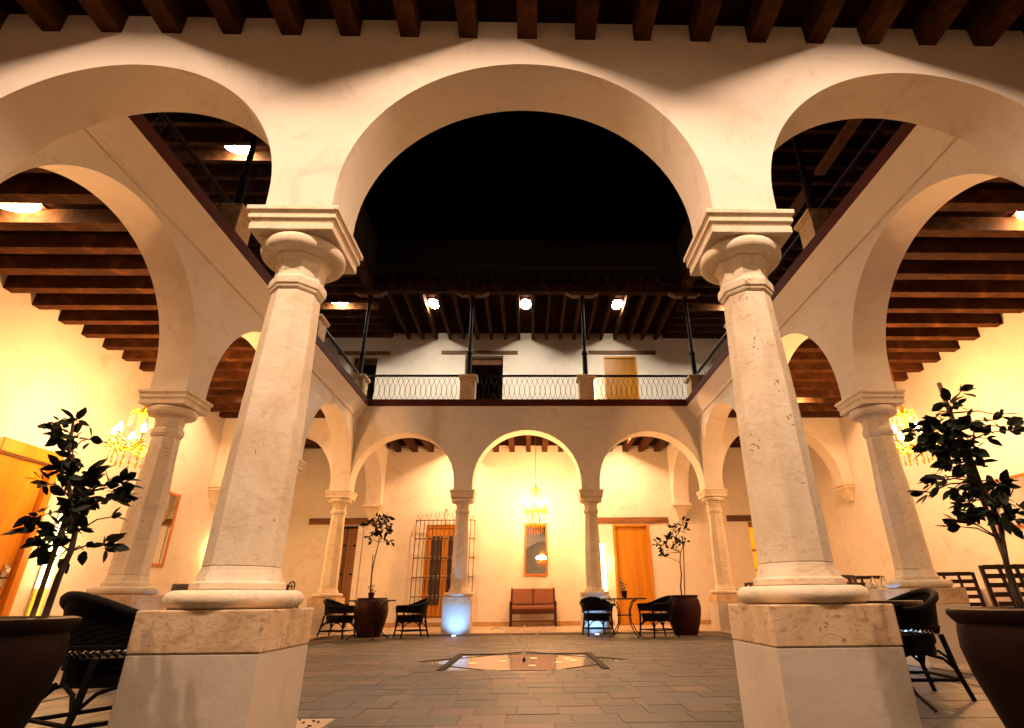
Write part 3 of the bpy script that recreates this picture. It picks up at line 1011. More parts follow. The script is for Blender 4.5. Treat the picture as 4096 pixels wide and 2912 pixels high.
# upper doorways (dark rooms behind)
for lab, x0, x1 in (('dark room seen through the upper doorway at the corner post', -5.7, -4.9), ('dark beamed room seen through the open upper doorway', -2.06, -.83)):
    t = thing('dark_room', lab, 'room', ((x0 + x1) / 2, YB + .5, ZU), 0, 'rooms behind the upper doorways')
    w_ = (x1 - x0) / 2
    A = MB()
    A.add([(-1.2, 0, 0), (1.2, 0, 0), (1.2, 3, 0), (-1.2, 3, 0), (-1.2, 0, 3), (1.2, 0, 3), (1.2, 3, 3), (-1.2, 3, 3)], [(0, 1, 2, 3), (7, 6, 5, 4), (2, 1, 5, 6), (3, 2, 6, 7), (0, 3, 7, 4)])
    A.build('room_shell', 'lintel', t)  # shell colour lightened to stand in for light inside the room
    for k in range(5):
        MB().box(-1.0 + k * .45, -.88 + k * .45, .02, 2.98, 2.78, 2.99).build('joist', 'darkdoor', t)
    MB().box(-w_ + .01, w_ - .01, -.3, -.24, 2.45, 2.66).build('door_head', 'darkdoor', t)
    MB().box(-w_ + .01, -w_ + .09, -.3, -.24, .02, 2.448).build('door_post', 'doorframe', t)
    MB().box(-w_ + .1, w_ - .01, .9, .95, .02, 1.25).build('room_cupboard', 'doorframe', t)

# window with iron grille
t = thing('shuttered_window', 'tall orange shutters with dark panels behind the iron grille', 'window', (-2.35, YB, .25), 0)
MB().box(-.57, -.50, .02, .14, 0, 2.43).box(.50, .57, .02, .14, 0, 2.43).box(-.499, .499, .02, .14, 2.34, 2.43).box(-.499, .499, .02, .14, 0, .05).build('window_frame', 'doorframe', t, .004)
for x0 in (-.497, .002):
    lf = MB().box(x0, x0 + .495, .05, .10, .052, 2.338).build('shutter', 'door', t, .004)
    MB().box(x0 + .085, x0 + .405, .038, .049, .32, 2.12).build('dark_panel', 'panel', lf)
t = thing('window_grille', 'black iron window grille with scrolled crest standing out from the end wall', 'window grille', (-2.35, YB - .2, 0), 0)
gw, gz0, gz1 = .84, .29, 2.78
for z_ in (gz0, .78, 1.27, 1.77, 2.28, gz1):
    MB().box(-gw, gw, -.012, .012, z_ - .012, z_ + .012).box(-gw, -gw + .02, .012, .199, z_ - .01, z_ + .01).box(gw - .02, gw, .012, .199, z_ - .01, z_ + .01).build('cross_bar', 'iron2', t)
me = MB().box(-.009, .009, -.009, .009, gz0, gz1).mesh('upright_bar', 'iron2')
kn = MB()
for z_ in (.78, 1.27, 1.77, 2.28):
    kn.ball((0, -.012, z_ + .035), .019, 6).ball((0, -.012, z_ - .035), .016, 6)
kme = kn.mesh('bar_knobs', 'steel')
for k in range(15):
    x = -gw + .012 + k * (2 * gw - .024) / 14
    inst(me, 'upright_bar', t, (x, 0, 0))
    if 2 <= k <= 12:
        inst(kme, 'bar_knobs', t, (x, 0, 0))
cr = MB()
for k in range(-3, 4):
    c0 = k * .24
    hgt = .14 + .08 * (1 - abs(k) / 3)
    for sg in (-1, 1):
        pts = [(c0 + sg * (.01 + .07 * s_ + .02 * math.sin(6 * s_)), 0, gz1 + .012 + hgt * math.sin(pi * s_ * .8)) for s_ in [i / 10 for i in range(11)]]
        cr.tube(pts, .006, 4)
cr.tube([(-.06, 0, gz1), (-.02, 0, gz1 + .15), (.0, 0, gz1 + .31)], .008, 5)
for k in range(6):
    a = k * pi / 3
    cr.tube([(0, 0, gz1 + .27), (.05 * math.cos(a), 0, gz1 + .27 + .05 * math.sin(a))], .007, 4)
cr.build('scroll_crest', 'iron2', t)

# ------------------------------------------------------------------ mirrors


def mirror(label, loc, rz, w_, h_, fr=.055):
    t = thing('wall_mirror', label, 'mirror', loc, rz, 'framed mirrors on the gallery walls')
    a, b_ = w_ / 2, h_ / 2
    MB().box(-a, a, -.03, -.004, b_ - fr, b_).box(-a, a, -.03, -.004, -b_, -b_ + fr).box(-a, -a + fr, -.03, -.004, -b_ + fr + .001, b_ - fr - .001).box(a - fr, a, -.03, -.004, -b_ + fr + .001, b_ - fr - .001).build('frame', 'frame', t, .005)
    MB().box(-a + fr - .004, a - fr + .004, -.016, -.006, -b_ + fr - .004, b_ - fr + .004).build('mirror_glass', 'mirror', t)
    return t


mirror('tall framed mirror above the bench on the end wall', (.215, YB, 2.005), 0, .67, 1.43)
mirror('tall framed mirror behind the side column by the orange door', (XL, 11.62, 2.08), pi / 2, .72, 1.45)
mirror('wide framed mirror behind the leaves of the tree in the large planter', (XR, 8.55, 2.065), -pi / 2, 1.36, .79, .045)

# ------------------------------------------------------------------ lamps


def chandelier(label, x, y, zc, ztop, power, scale=1.0, color=WARM):
    t = thing('chandelier', label, 'chandelier', (x, y, zc), 0, 'amber crystal chandeliers')
    k = scale
    MB().tube([(0, 0, .62 * k), (0, 0, ztop - zc)], .008, 6).build('chain', 'brass', t)
    MB().lathe([(.012, -.16 * k), (.05 * k, -.12 * k), (.03 * k, 0), (.045 * k, .08 * k), (.02 * k, .2 * k), (.05 * k, .36 * k), (.075 * k, .42 * k), (.03 * k, .5 * k), (.012, .62 * k)], 12).build('stem', 'crystal', t, 0, 40)
    for i in range(6):
        a = i * pi / 3 + .3
        ca, sa = math.cos(a), math.sin(a)
        arm = MB().tube([(ca * r_ * k, sa * r_ * k, z_ * k) for r_, z_ in ((.04, -.08), (.13, -.16), (.24, -.15), (.31, -.06), (.32, .02))], .012, 6)
        arm.lathe([(.02, .02 * k), (.045, .03 * k), (.04, .045 * k)], 8, (ca * .32 * k, sa * .32 * k))
        arm.build('arm', 'crystal', t)
        MB().lathe([(.018, .046 * k), (.034, .075 * k), (.034, .11 * k), (.018, .16 * k), (.004, .19 * k)], 8, (ca * .32 * k, sa * .32 * k)).build('candle_bulb', 'bulb', t)
        sc_ = MB().tube([(ca * r_ * k, sa * r_ * k, z_ * k) for r_, z_ in ((.03, .38), (.08, .47), (.14, .48), (.17, .42), (.15, .37), (.13, .40))], .009, 5)
        sc_.build('crown_scroll', 'crystal', t)
        dr = MB()
        for j in range(4):
            dr.ball((ca * .165 * k, sa * .165 * k, (.36 - j * .045) * k), .017 * k, 6)
        dr.build('bead_string', 'crystal', t)
    rnd = random.Random(3)
    bead = MB().ball((0, 0, 0), .021 * k, 6).mesh('bead', 'crystal')
    for i in range(120):
        a = rnd.uniform(0, 2 * pi)
        q = rnd.random()
        r_ = .10 + .26 * math.sqrt(q)
        z_ = -.04 - .16 * rnd.random() - .05 * (1 - q)
        inst(bead, 'bead', t, (r_ * math.cos(a) * k, r_ * math.sin(a) * k, z_ * k), None, rnd.uniform(.7, 1.25))
    pen = MB().tube([(0, 0, 0), (0, 0, -.12 * k)], .006, 4).lathe([(.004, -.19 * k), (.018 * k, -.155 * k), (.012 * k, -.13 * k), (.004, -.12 * k)], 6).mesh('pendant', 'drop')
    for i in range(20):
        a = i * 2 * pi / 20
        r_ = (.28, .17)[i % 2]
        inst(pen, 'pendant', t, (r_ * math.cos(a) * k, r_ * math.sin(a) * k, (-.20, -.26)[i % 2] * k))
    lamp('chandelier_light', (0, 0, .16 * k), power, color, .16, t)
    return t


chandelier('amber crystal chandelier behind the side column by the orange door', -6.0, 8.2, 2.98, 4.98, P_CHAND, .95)
chandelier('amber crystal chandelier behind the tree of the large planter', 6.2, 8.42, 3.04, 4.98, P_CHAND, .95)
chandelier('amber crystal chandelier blazing above the bench mirror', .2, 14.8, 2.98, 4.98, P_CHAND * 1.05, .95)
chandelier('amber crystal chandelier of the entrance hall, seen only in the bench mirror', .85, -3.0, 2.95, 4.58, P_CHAND * .04, 1.0)


def joist_lamp(label, x, y, zj, power, color, along, mat, grp, tilt=None):
    """lamp recessed in the gap between two joists; along = direction the joists run"""
    t = thing('ceiling_lamp', label, 'ceiling lamp', (x, y, zj), 0 if along == 'y' else pi / 2, grp)
    MB().box(-.14, .14, -.24, .24, .170, .197).build('lamp_base', 'joist', t, .006)
    bw = MB().lathe([(.02, .100), (.085, .103), (.13, .115), (.15, .135), (.146, .168)], 24)
    bw.v = [(x_, y_ * 1.75, z_) for x_, y_, z_ in bw.v]
    bw.build('lamp_bowl', mat, t, 0, 40)
    if tilt:
        q = lamp('joist_light', (0, 0, .09), power, color, .045, t, 'AREA', tilt)
        q.data.shape = 'DISK'
        q.data.size = .10
        return t
    q = lamp('joist_light', (0, 0, .092), power, color, .045, t, 'AREA')
    q.data.shape = 'DISK'
    q.data.size = .11
    return t


for lab, x in (('lit lamp between joists over the near gallery, nearest the black armchair', -3.08), ('lit lamp between joists over the middle of the near gallery', -.255), ('lit lamp between joists over the near gallery, nearest the large planter', 2.63 - .06)):
    joist_lamp(lab, x, 1.35, 4.83, P_FRONT * (1.0 if abs(x) < 1 else .8), FRONT, 'y', 'lampdim', 'lamps between the lower joists', (0, -.05, -1))
joist_lamp('lit lamp between joists over the gallery by the orange door, nearest the camera', -5.95, 5.155, ZJ, P_LOW * .28, AMB, 'x', 'lamplow', 'lamps between the lower joists')
joist_lamp('lit lamp between joists seen through the second side arch on the doorway side', -6.1, 11.525, ZJ, P_LOW * .5, AMB, 'x', 'lamplow', 'lamps between the lower joists')
joist_lamp('lit lamp between joists over the dining gallery, nearest the camera', 6.2, 5.155, ZJ, P_LOW * .28, AMB, 'x', 'lamplow', 'lamps between the lower joists')
joist_lamp('lit lamp between joists seen through the second side arch on the dining side', 6.25, 11.525, ZJ, P_LOW * .5, AMB, 'x', 'lamplow', 'lamps between the lower joists')
joist_lamp('lit lamp between joists above the iron window grille', -2.205, 14.85, ZJ, P_LOW, AMB, 'y', 'lamplow', 'lamps between the lower joists')
joist_lamp('lit lamp between joists above the lower orange door', 2.695, 14.85, ZJ, P_LOW, AMB, 'y', 'lamplow', 'lamps between the lower joists')
for lab, x in (('lit upper lamp above the open doorway end of the far balcony', -2.82), ('lit upper lamp in the middle of the far balcony ceiling', -.09), ('lit upper lamp above the upper orange door', 2.64)):
    joist_lamp(lab, x, 14.1, UZ, P_UP, PALE, 'y', 'lamp', 'lamps between the upper rafters')
joist_lamp('lit upper side lamp seen through the near side arch', -5.6, 8.07, UZ, P_UP, PALE, 'x', 'lamp', 'lamps between the upper rafters')
joist_lamp('lit upper side lamp beside the big column, by the far balcony corner', -5.55, 13.985, UZ, P_UP, PALE, 'x', 'lamp', 'lamps between the upper rafters')
joist_lamp('lit upper side lamp at the edge of the big column, above the clay pot', 6.05, 13.985, UZ, P_UP, PALE, 'x', 'lamp', 'lamps between the upper rafters')


def sconce(label, loc, rz, h_, w_, n_=3, power=P_SCONCE):
    t = thing('wall_sconce', label, 'wall lamp', loc, rz, 'tall glass block wall lamps')
    MB().box(-w_ / 2 - .01, w_ / 2 + .01, -.03, -.002, 0, h_).build('back_plate', 'steel', t)
    s_ = h_ / n_
    for i in range(n_):
        MB().box(-w_ / 2, w_ / 2, -.09, -.032, i * s_ + .015, (i + 1) * s_ - .015).build('glass_block', 'sconce' if (i or n_ < 4) else 'sconce2', t, .012)
        if i:
            MB().box(-w_ / 2 + .01, w_ / 2 - .01, -.085, -.032, i * s_ - .013, i * s_ + .013).build('amber_joint', 'sconce2', t)
    lamp('sconce_light', (0, -.16, h_ * .6), power, (1, .6, .2), .05, t)
    return t


sconce('tall glowing wall lamp behind the potted tree by the orange door', (XL, 9.12, .50), pi / 2, 1.55, .17, 4)
sconce('slim glowing wall lamp at the edge of the big column, far side gallery', (XL, 13.62, 1.15), pi / 2, 1.1, .14, 3)
sconce('tall glowing wall lamp between the far column and the orange door', (2.10, YB, .87), 0, 1.28, .15, 3)
sconce('small glowing wall lamp on the upper wall beside the balcony pier', (2.10, YB, 6.15), 0, 1.05, .07, 3, 1.5)


def uplight(label, loc, aim, power=P_BLUE):
    t = thing('floor_uplight', label, 'uplight', loc, 0, 'blue white floor uplights')
    MB().lathe([(.05, -.005), (.05, .012), (.042, .016)], 16).build('trim_ring', 'steel', t)
    MB().lathe([(.038, .013), (.036, .019), (.01, .022)], 16).build('lens', 'uplight', t)
    d = Vector(aim) - Vector(loc)
    lamp('uplight_beam', (0, 0, .03), power, BLUE, .015, t, 'SPOT', tuple(d), 95, 1.0)
    return t


uplight('lit floor uplight before the far column at the iron grille', (CXS[1] + .02, 12.50, .004), (CXS[1] + .02, 12.90, .34))
uplight('lit floor uplight under the armchair at the orange door side', (CXS[2] - .06, 12.50, .004), (CXS[2] - .06, 12.90, .34))
uplight('floor uplight at the side column behind the near armchair', (CXS[3] - .52, 6.5, .004), (CXS[3] - .30, 6.5, .30), P_BLUE * .7)
uplight('floor uplight at the side column hidden behind the black armchair', (CXS[0] + .52, 6.5, .004), (CXS[0] + .30, 6.5, .30), P_BLUE * .15)

# ------------------------------------------------------------------ bench
t = thing('wooden_bench', 'dark wooden bench with two rust cushions under the mirror', 'bench', (.13, 15.9, .04), 0)
for sx in (-1, 1):
    MB().box(sx * .60 - .022, sx * .60 + .022, -.22, -.175, 0, .58).build('front_leg', 'bench', t, .004)
    b_ = MB()
    b_.add([(sx * .585 - .02, .16, 0), (sx * .585 + .02, .16, 0), (sx * .585 + .02, .2, 0), (sx * .585 - .02, .2, 0), (sx * .575 - .018, .22, .95), (sx * .575 + .018, .22, .95), (sx * .575 + .018, .255, .95), (sx * .575 - .018, .255, .95)],
           [(0, 3, 2, 1), (4, 5, 6, 7), (0, 1, 5, 4), (1, 2, 6, 5), (2, 3, 7, 6), (3, 0, 4, 7)])
    b_.build('back_post', 'bench', t)
    MB().box(sx * .60 - .025, sx * .60 + .025, -.23, .2, .581, .61).build('armrest', 'bench', t, .005)
MB().box(-.575, .575, -.215, -.185, .30, .40).build('seat_rail', 'bench', t, .003)
MB().box(-.575, .575, -.205, -.18, .12, .15).build('stretcher', 'bench', t)
MB().box(-.57, .57, -.2, .16, .401, .50).build('seat_cushion', 'cushion', t, .03)
MB().box(-.018, .018, .14, .17, .50, .93).build('middle_post', 'bench', t)
for x0 in (-.555, .022):
    o = MB().box(x0, x0 + .533, -.03, .04, 0, .40).build('back_cushion', 'cushion', t, .025)
    o.location = (0, .13, .53)
    o.rotation_euler = (R(-8), 0, 0)

# ------------------------------------------------------------------ wicker armchairs


def arm_path(n_=28):
    """plan of the rounded back and arms: (x, y, rim height); the chair faces -y"""
    out = []
    for i in range(n_ + 1):
        s_ = -1 + 2 * i / n_
        a = s_ * R(108)
        x, y = .29 * math.sin(a), .27 * math.cos(a) + .0
        if abs(s_) > .83:
            y -= (abs(s_) - .83) * .9
        hz = .575 + .14 * (.5 + .5 * math.cos(pi * min(1, abs(s_) * 1.02))) ** .9
        out.append((x, y, hz))
    return out


def make_armchair(label, group):
    t = thing('wicker_armchair', label, 'armchair', (0, 0, 0), 0, group)
    path = arm_path()
    sh = MB()
    rows = 13
    n_ = len(path)
    vs, fs = [], []
    for lay in (0, 1):
        for j in range(rows + 1):
            f_ = j / rows
            for i, (x, y, hz) in enumerate(path):
                z_ = .47 + (hz - .47) * f_
                fl_ = 1 + .10 * f_ - .018 * lay + .008 * ((i + j) % 2) * (1 - 2 * lay)
                vs.append((x * fl_, y * fl_, z_))
    for lay in (0, 1):
        k0 = lay * (rows + 1) * n_
        for j in range(rows):
            for i in range(n_ - 1):
                q = (k0 + j * n_ + i, k0 + j * n_ + i + 1, k0 + (j + 1) * n_ + i + 1, k0 + (j + 1) * n_ + i)
                fs.append(q if lay == 1 else tuple(reversed(q)))
    sh.add(vs, fs)
    sh.build('woven_back', 'wicker', t)
    MB().tube([(x * 1.11, y * 1.11, hz) for x, y, hz in path], .026, 8).build('rolled_rim', 'wicker', t, 0, 60)
    MB().tube([(x, y, .47) for x, y, hz in path], .012, 6).build('lower_hoop', 'wicker', t)
    cur = MB()
    for i in range(2, n_ - 2):
        x, y, _z = path[i]
        x2, y2, _z2 = path[i + 1]
        cur.tube([(x * .96, y * .96, .425), (x2, y2, .45), (x, y, .47)], .007, 4)
    cur.build('curl_band', 'wicker', t)
    MB().prism([(.27 * math.cos(a), .25 * math.sin(a) - .02 - (.05 if math.sin(a) < -.3 else 0)) for a in [2 * pi * k / 20 for k in range(20)]], .355, .42).build('seat', 'wicker', t, .012)
    MB().prism([(.255 * math.cos(a), .235 * math.sin(a) - .02 - (.05 if math.sin(a) < -.3 else 0)) for a in [2 * pi * k / 20 for k in range(20)]], .285, .354).build('seat_apron', 'wicker', t)
    for sx in (-1, 1):
        MB().tube([(sx * .25, -.285, .57), (sx * .245, -.25, .40), (sx * .255, -.26, .15), (sx * .27, -.285, 0)], [.017, .019, .018, .016], 8).build('leg', 'wicker', t)
        MB().tube([(sx * .20, .20, .42), (sx * .215, .235, .2), (sx * .235, .29, 0)], [.02, .018, .016], 8).build('leg', 'wicker', t)
        MB().tube([(sx * .255, -.26, .13), (sx * .215, .24, .13)], .011, 6).build('stretcher', 'wicker', t)
        for pts in ([(sx * .255, -.26, .19), (sx * .235, -.17, .265), (sx * .23, -.08, .29)], [(sx * .215, .24, .19), (sx * .22, .16, .265), (sx * .225, .06, .29)],
                    [(sx * .25, -.265, .18), (sx * .17, -.25, .265), (sx * .05, -.25, .30)], [(sx * .21, .24, .18), (sx * .15, .235, .265), (sx * .05, .235, .30)]):
            MB().tube(pts, .011, 6).build('curved_brace', 'wicker', t)
    MB().tube([(-.255, -.26, .135), (.255, -.26, .135)], .011, 6).build('stretcher', 'wicker', t)
    MB().tube([(-.215, .24, .135), (.215, .24, .135)], .011, 6).build('stretcher', 'wicker', t)
    return t


G_ARM = 'dark wicker armchairs'
proto = make_armchair('dark wicker armchair at the foot of the far corner column by the open doorway', G_ARM)
spots = [(-3.92, 12.45, R(80), None),
         (-2.38, 12.38, R(-62), 'dark wicker armchair before the iron window grille'),
         (1.42, 12.42, R(10), 'dark wicker armchair in front of the blue lit far pedestal'),
         (2.55, 11.72, R(-70), 'dark wicker armchair touching the big clay pot by the orange door'),
         (2.84, 4.50, R(-148), 'dark wicker armchair beside the near big column and the large planter'),
         (-2.26, 3.44, R(150), 'black wicker armchair in the corner beside the big column and potted tree')]
spots[4] = (2.86, 4.62, R(-95), spots[4][3])
for i, (x, y, rz, lab) in enumerate(spots):
    o = proto if i == 0 else copy_tree(proto)
    o.location = (x, y, .0)
    o.rotation_euler = (0, 0, rz)
    if lab:
        o['label'] = lab

# ------------------------------------------------------------------ small tables with plants


def iron_table(label, x, y, ztop, rad, mat_top='slat'):
    t = thing('iron_table', label, 'table', (x, y, 0), 0, 'round iron courtyard tables')
    MB().lathe([(rad - .01, ztop - .028), (rad, ztop - .022), (rad, ztop - .004), (rad - .006, ztop)], 36).build('tabletop', mat_top, t)
    for i in range(4):
        a = i * pi / 2 + .5
        c_, s_ = math.cos(a), math.sin(a)
        MB().tube([(c_ * r_, s_ * r_, z_) for r_, z_ in ((rad * .72, ztop - .03), (rad * .52, ztop - .07), (rad * .36, ztop - .2), (rad * .31, ztop * .55), (rad * .36, ztop * .36), (rad * .6, ztop * .14), (rad * .86, .012))], .011, 8).build('leg', 'iron', t)
    A = MB()
    A.tube([(rad * .33 * math.cos(q), rad * .33 * math.sin(q), ztop * .56) for q in [2 * pi * k / 20 for k in range(21)]], .008, 6)
    A.build('ring_brace', 'iron', t)
    return t


iron_table('round dark table in front of the far clay pot with the small tree', -3.08, 11.75, .705, .47)
iron_table('round iron table with bowed legs between the two far armchairs by the orange door', 1.90, 11.75, .70, .46)
iron_table('round table top peeping out beside the near big column', 2.42, 4.22, .652, .36)


def pot_plant(label, x, y, z_):
    t = thing('potted_plant', label, 'potted plant', (x, y, z_), 0, 'small flower pots on the tables')
    MB().lathe([(.045, 0), (.06, .11), (.066, .115), (.066, .13), (.055, .13)], 14).build('pot', 'terra', t)
    A = MB()
    rnd = random.Random(int(x * 100))
    for k in range(34):
        a, b_ = rnd.uniform(0, 2 * pi), rnd.uniform(.1, 1)
        r_ = .075 * b_
        p = Vector((r_ * math.cos(a), r_ * math.sin(a), .14 + .13 * rnd.random()))
        q = Vector((math.cos(a + 1), math.sin(a + 1), rnd.uniform(-.4, .6))) * .032
        w_ = Vector((-q.y, q.x, .3 * q.z)) * .5
        A.add([p - q, p + w_, p + q, p - w_], [(0, 1, 2, 3)])
    tag(A.build('foliage', 'leaf', t), kind='stuff')
    MB().tube([(0, 0, .11), (.01, 0, .2)], .008, 5).build('stem', 'bark', t)
    return t


pot_plant('small potted plant on the table before the far clay pot', -3.07, 11.62, .706)
pot_plant('small potted plant on the bowed leg iron table by the orange door', 1.91, 11.68, .701)

# ------------------------------------------------------------------ planters and trees


def planter(label, x, y, prof, soil, mat='terra'):
    t = thing('clay_planter', label, 'planter', (x, y, 0), 0, 'big clay planters')
    MB().lathe(prof, 44).build('pot', mat, t, 0, 50)
    MB().lathe([(.01, soil - .01), (soil_r(prof, soil), soil)], 24).build('soil', 'soil', t)
    return t


def soil_r(prof, z_):
    return max(.1, prof[-1][0] - .012)


POT = [(.225, 0), (.24, .02), (.30, .2), (.345, .40), (.355, .52), (.33, .65), (.295, .70), (.312, .712), (.318, .73), (.31, .748), (.285, .748), (.272, .72), (.28, .66)]
NPOT = [(.195, 0), (.21, .03), (.26, .2), (.31, .36), (.33, .47), (.325, .54), (.318, .565), (.335, .585), (.348, .605), (.345, .622), (.325, .628), (.302, .615), (.298, .56)]
planter('big round clay pot behind the table and armchair by the window grille', -3.33, 12.74, POT, .68)
planter('big round reddish clay pot beside the far corner column', 3.22, 12.28, POT, .68)
planter('large dark planter at the edge beside the dining chairs', 2.20, 2.50, NPOT, .575, 'terra2')
planter('large black planter at the edge before the tall orange door', -2.22, 2.45, NPOT, .575, 'terra2')

leaf = MB()
_lp = [(0, 0, 0), (.25, .23, .02), (.55, .27, .03), (.82, .14, .01), (1, 0, -.04)]
for p in _lp:
    leaf.v.append((p[0], 0, -.05 * math.sin(p[0] * pi) - (.12 * p[0] ** 2)))
for p in _lp[1:4]:
    leaf.v.append((p[0], p[1], p[2] - .12 * p[0] ** 2))
for p in _lp[1:4]:
    leaf.v.append((p[0], -p[1], p[2] - .12 * p[0] ** 2))
leaf.f = [(0, 1, 5), (1, 2, 6, 5), (2, 3, 7, 6), (3, 4, 7), (0, 8, 1), (1, 8, 9, 2), (2, 9, 10, 3), (3, 10, 4)]
leaf_me = leaf.mesh('leaf', 'leaf', 60)


def tree(label, base, trunk, stake, twigs, clusters, y0, size, spread, seed, tr=.014):
    """trunk / twigs are lists of photo points at depth y0; leaves gather round cluster points"""
    t = thing('potted_tree', label, 'tree', base, 0, 'small trees in clay planters')
    B = Vector(base)
    rnd = random.Random(seed)
    pts = [at(u, v, y0) - B for u, v in trunk]
    pts[0] = Vector((pts[0].x, pts[0].y, -.02))
    n_ = len(pts)
    MB().tube(pts, [tr * (1 - .6 * i / (n_ - 1)) for i in range(n_)], 7).build('trunk', 'bark', t, 0, 60)
    if stake:
        a, b_ = [at(u, v, y0 + .04) - B for u, v in stake]
        a.z = -.02
        MB().tube([a, b_], tr * .8, 6).build('support_cane', 'cane', t)
    for (u, v, r_, k) in clusters:
        c0 = at(u, v, y0) - B
        dy = rnd.uniform(-1, 1) * spread
        c0.y += dy
        # twig from the nearest trunk point
        j = min(range(1, n_), key=lambda i_: (pts[i_] - c0).length + (.3 if pts[i_].z > c0.z + .05 else 0))
        mid = (pts[j] * .45 + c0 * .55) + Vector((0, 0, .02))
        MB().tube([pts[j], mid, c0], [tr * .30, tr * .24, tr * .15], 4).build('branch', 'bark', t)
        rm = r_ / F_PX * y0 * .78
        for i in range(int(k * 1.45 + .5)):
            d = Vector((rnd.gauss(0, 1), rnd.gauss(0, 1), rnd.gauss(0, 1)))
            d = d.normalized() * rm * rnd.random() ** .6
            d.y *= 1.3
            p = c0 + d
            dirv = (d + Vector((rnd.uniform(-1, 1), rnd.uniform(-1, 1), rnd.uniform(-.9, .5))) * rm * 1.3 + (c0 - pts[j]) * .22)
            e = dirv.to_track_quat('X', 'Z').to_euler()
            e.rotate_axis('X', rnd.uniform(-1.4, 1.4))
            s_ = size * rnd.uniform(.5, 1.25)
            inst(leaf_me, 'leaf', t, p, e, (s_, s_ * rnd.uniform(.8, 1.05), s_))
    return t


def crop(lst, ox, oy, s_):
    return [(ox + q[0] / s_, oy + q[1] / s_) + ((q[2] / s_, q[3]) if len(q) > 2 else ()) for q in lst]


NL = crop([(400, 1640), (480, 1430), (575, 1230), (610, 1080), (590, 930), (575, 800), (545, 600), (560, 420), (580, 290), (595, 170)], 0, 1600, 2.03)
NLc = crop([(600, 175, 45, 6), (480, 205, 50, 5), (545, 290, 60, 8), (650, 320, 70, 8), (770, 330, 55, 4), (500, 440, 60, 8), (610, 470, 70, 8), (480, 570, 60, 8), (430, 690, 70, 8), (560, 640, 70, 9), (690, 650, 75, 13),
            (830, 630, 70, 12), (900, 700, 60, 9), (1045, 680, 55, 8), (1060, 810, 65, 9), (930, 780, 65, 9), (580, 800, 100, 26), (700, 780, 75, 14), (520, 880, 75, 10), (680, 930, 75, 9), (815, 930, 45, 4), (385, 950, 65, 7),
            (260, 950, 25, 1), (345, 1060, 50, 6), (295, 1150, 45, 5), (700, 1065, 50, 5), (545, 1110, 85, 15), (460, 1200, 65, 9), (370, 1270, 40, 4), (620, 1210, 40, 4), (745, 1170, 55, 9)], 0, 1600, 2.03)
tree('potted tree with broad dark leaves before the tall orange door', (-2.17, 2.45, .575), NL, crop([(300, 1640), (545, 930)], 0, 1600, 2.03), None, NLc, 2.58, .068, .08, 5)
NR = crop([(850, 1640), (780, 1480), (730, 1300), (700, 1130), (690, 1020), (620, 870), (545, 730), (500, 600), (440, 470), (400, 380), (350, 260)], 3600, 1500, 1.7097)
NRc = crop([(415, 110, 40, 6), (350, 215, 50, 7), (255, 215, 40, 4), (300, 255, 40, 4), (240, 310, 50, 6), (330, 340, 70, 14), (430, 350, 70, 10), (110, 380, 50, 5), (180, 400, 60, 8), (290, 420, 90, 20), (400, 440, 90, 22), (490, 450, 60, 10),
            (220, 490, 70, 10), (340, 520, 70, 14), (450, 540, 70, 14), (640, 300, 50, 5), (700, 280, 40, 3), (690, 370, 60, 5), (590, 360, 40, 2), (660, 410, 50, 4), (570, 440, 30, 2), (600, 600, 40, 2), (300, 600, 60, 7), (400, 610, 60, 10), (510, 610, 50, 8),
            (230, 720, 50, 6), (310, 720, 60, 8), (260, 790, 50, 4), (360, 780, 50, 3), (470, 690, 50, 6), (460, 810, 40, 4), (560, 720, 60, 8), (650, 760, 60, 9), (690, 780, 50, 6), (520, 880, 65, 12), (600, 830, 60, 8), (430, 890, 40, 4), (600, 960, 65, 14),
            (690, 1000, 65, 12), (470, 960, 50, 7), (310, 1000, 45, 2), (390, 1000, 35, 2), (455, 1030, 40, 2), (715, 915, 30, 2), (700, 860, 50, 4)], 3600, 1500, 1.7097)
tree('potted tree with broad dark leaves in the large planter before the dining chairs', (2.20, 2.50, .575), NR, crop([(865, 1640), (265, 55)], 3600, 1500, 1.7097), None, NRc, 2.52, .072, .08, 9)
FL_ = [(1482, 2385), (1484, 2340), (1488, 2290), (1500, 2230), (1515, 2170)] + crop([(1480, 1250), (1520, 1080), (1580, 980)], 1250, 1900, 5.4125)
FLc = crop([(1680, 930, 110, 12), (1560, 960, 110, 12), (1420, 960, 110, 10), (1330, 990, 80, 6), (1400, 1100, 110, 12), (1530, 1090, 120, 14), (1660, 1120, 100, 10), (1450, 1210, 110, 12), (1600, 1230, 100, 10), (1120, 1090, 60, 5), (1210, 1060, 60, 3), (1340, 1260, 60, 4),
            (1270, 1430, 45, 5), (1200, 1330, 40, 2), (1400, 1310, 80, 6), (1560, 1350, 60, 4), (1620, 1450, 50, 4), (1680, 1420, 40, 3)], 1250, 1900, 5.4125)
tree('small slender tree in the far clay pot by the window grille', (-3.33, 12.74, .68), FL_, [(1480, 2388), (1492, 2220)], None, FLc, 12.74, .115, .12, 13, .016)
FR_ = [(2728, 2380), (2722, 2345), (2726, 2300), (2720, 2250), (2722, 2210), (2735, 2175)] + crop([(760, 1120), (820, 1000)], 2400, 1700, 2.499)
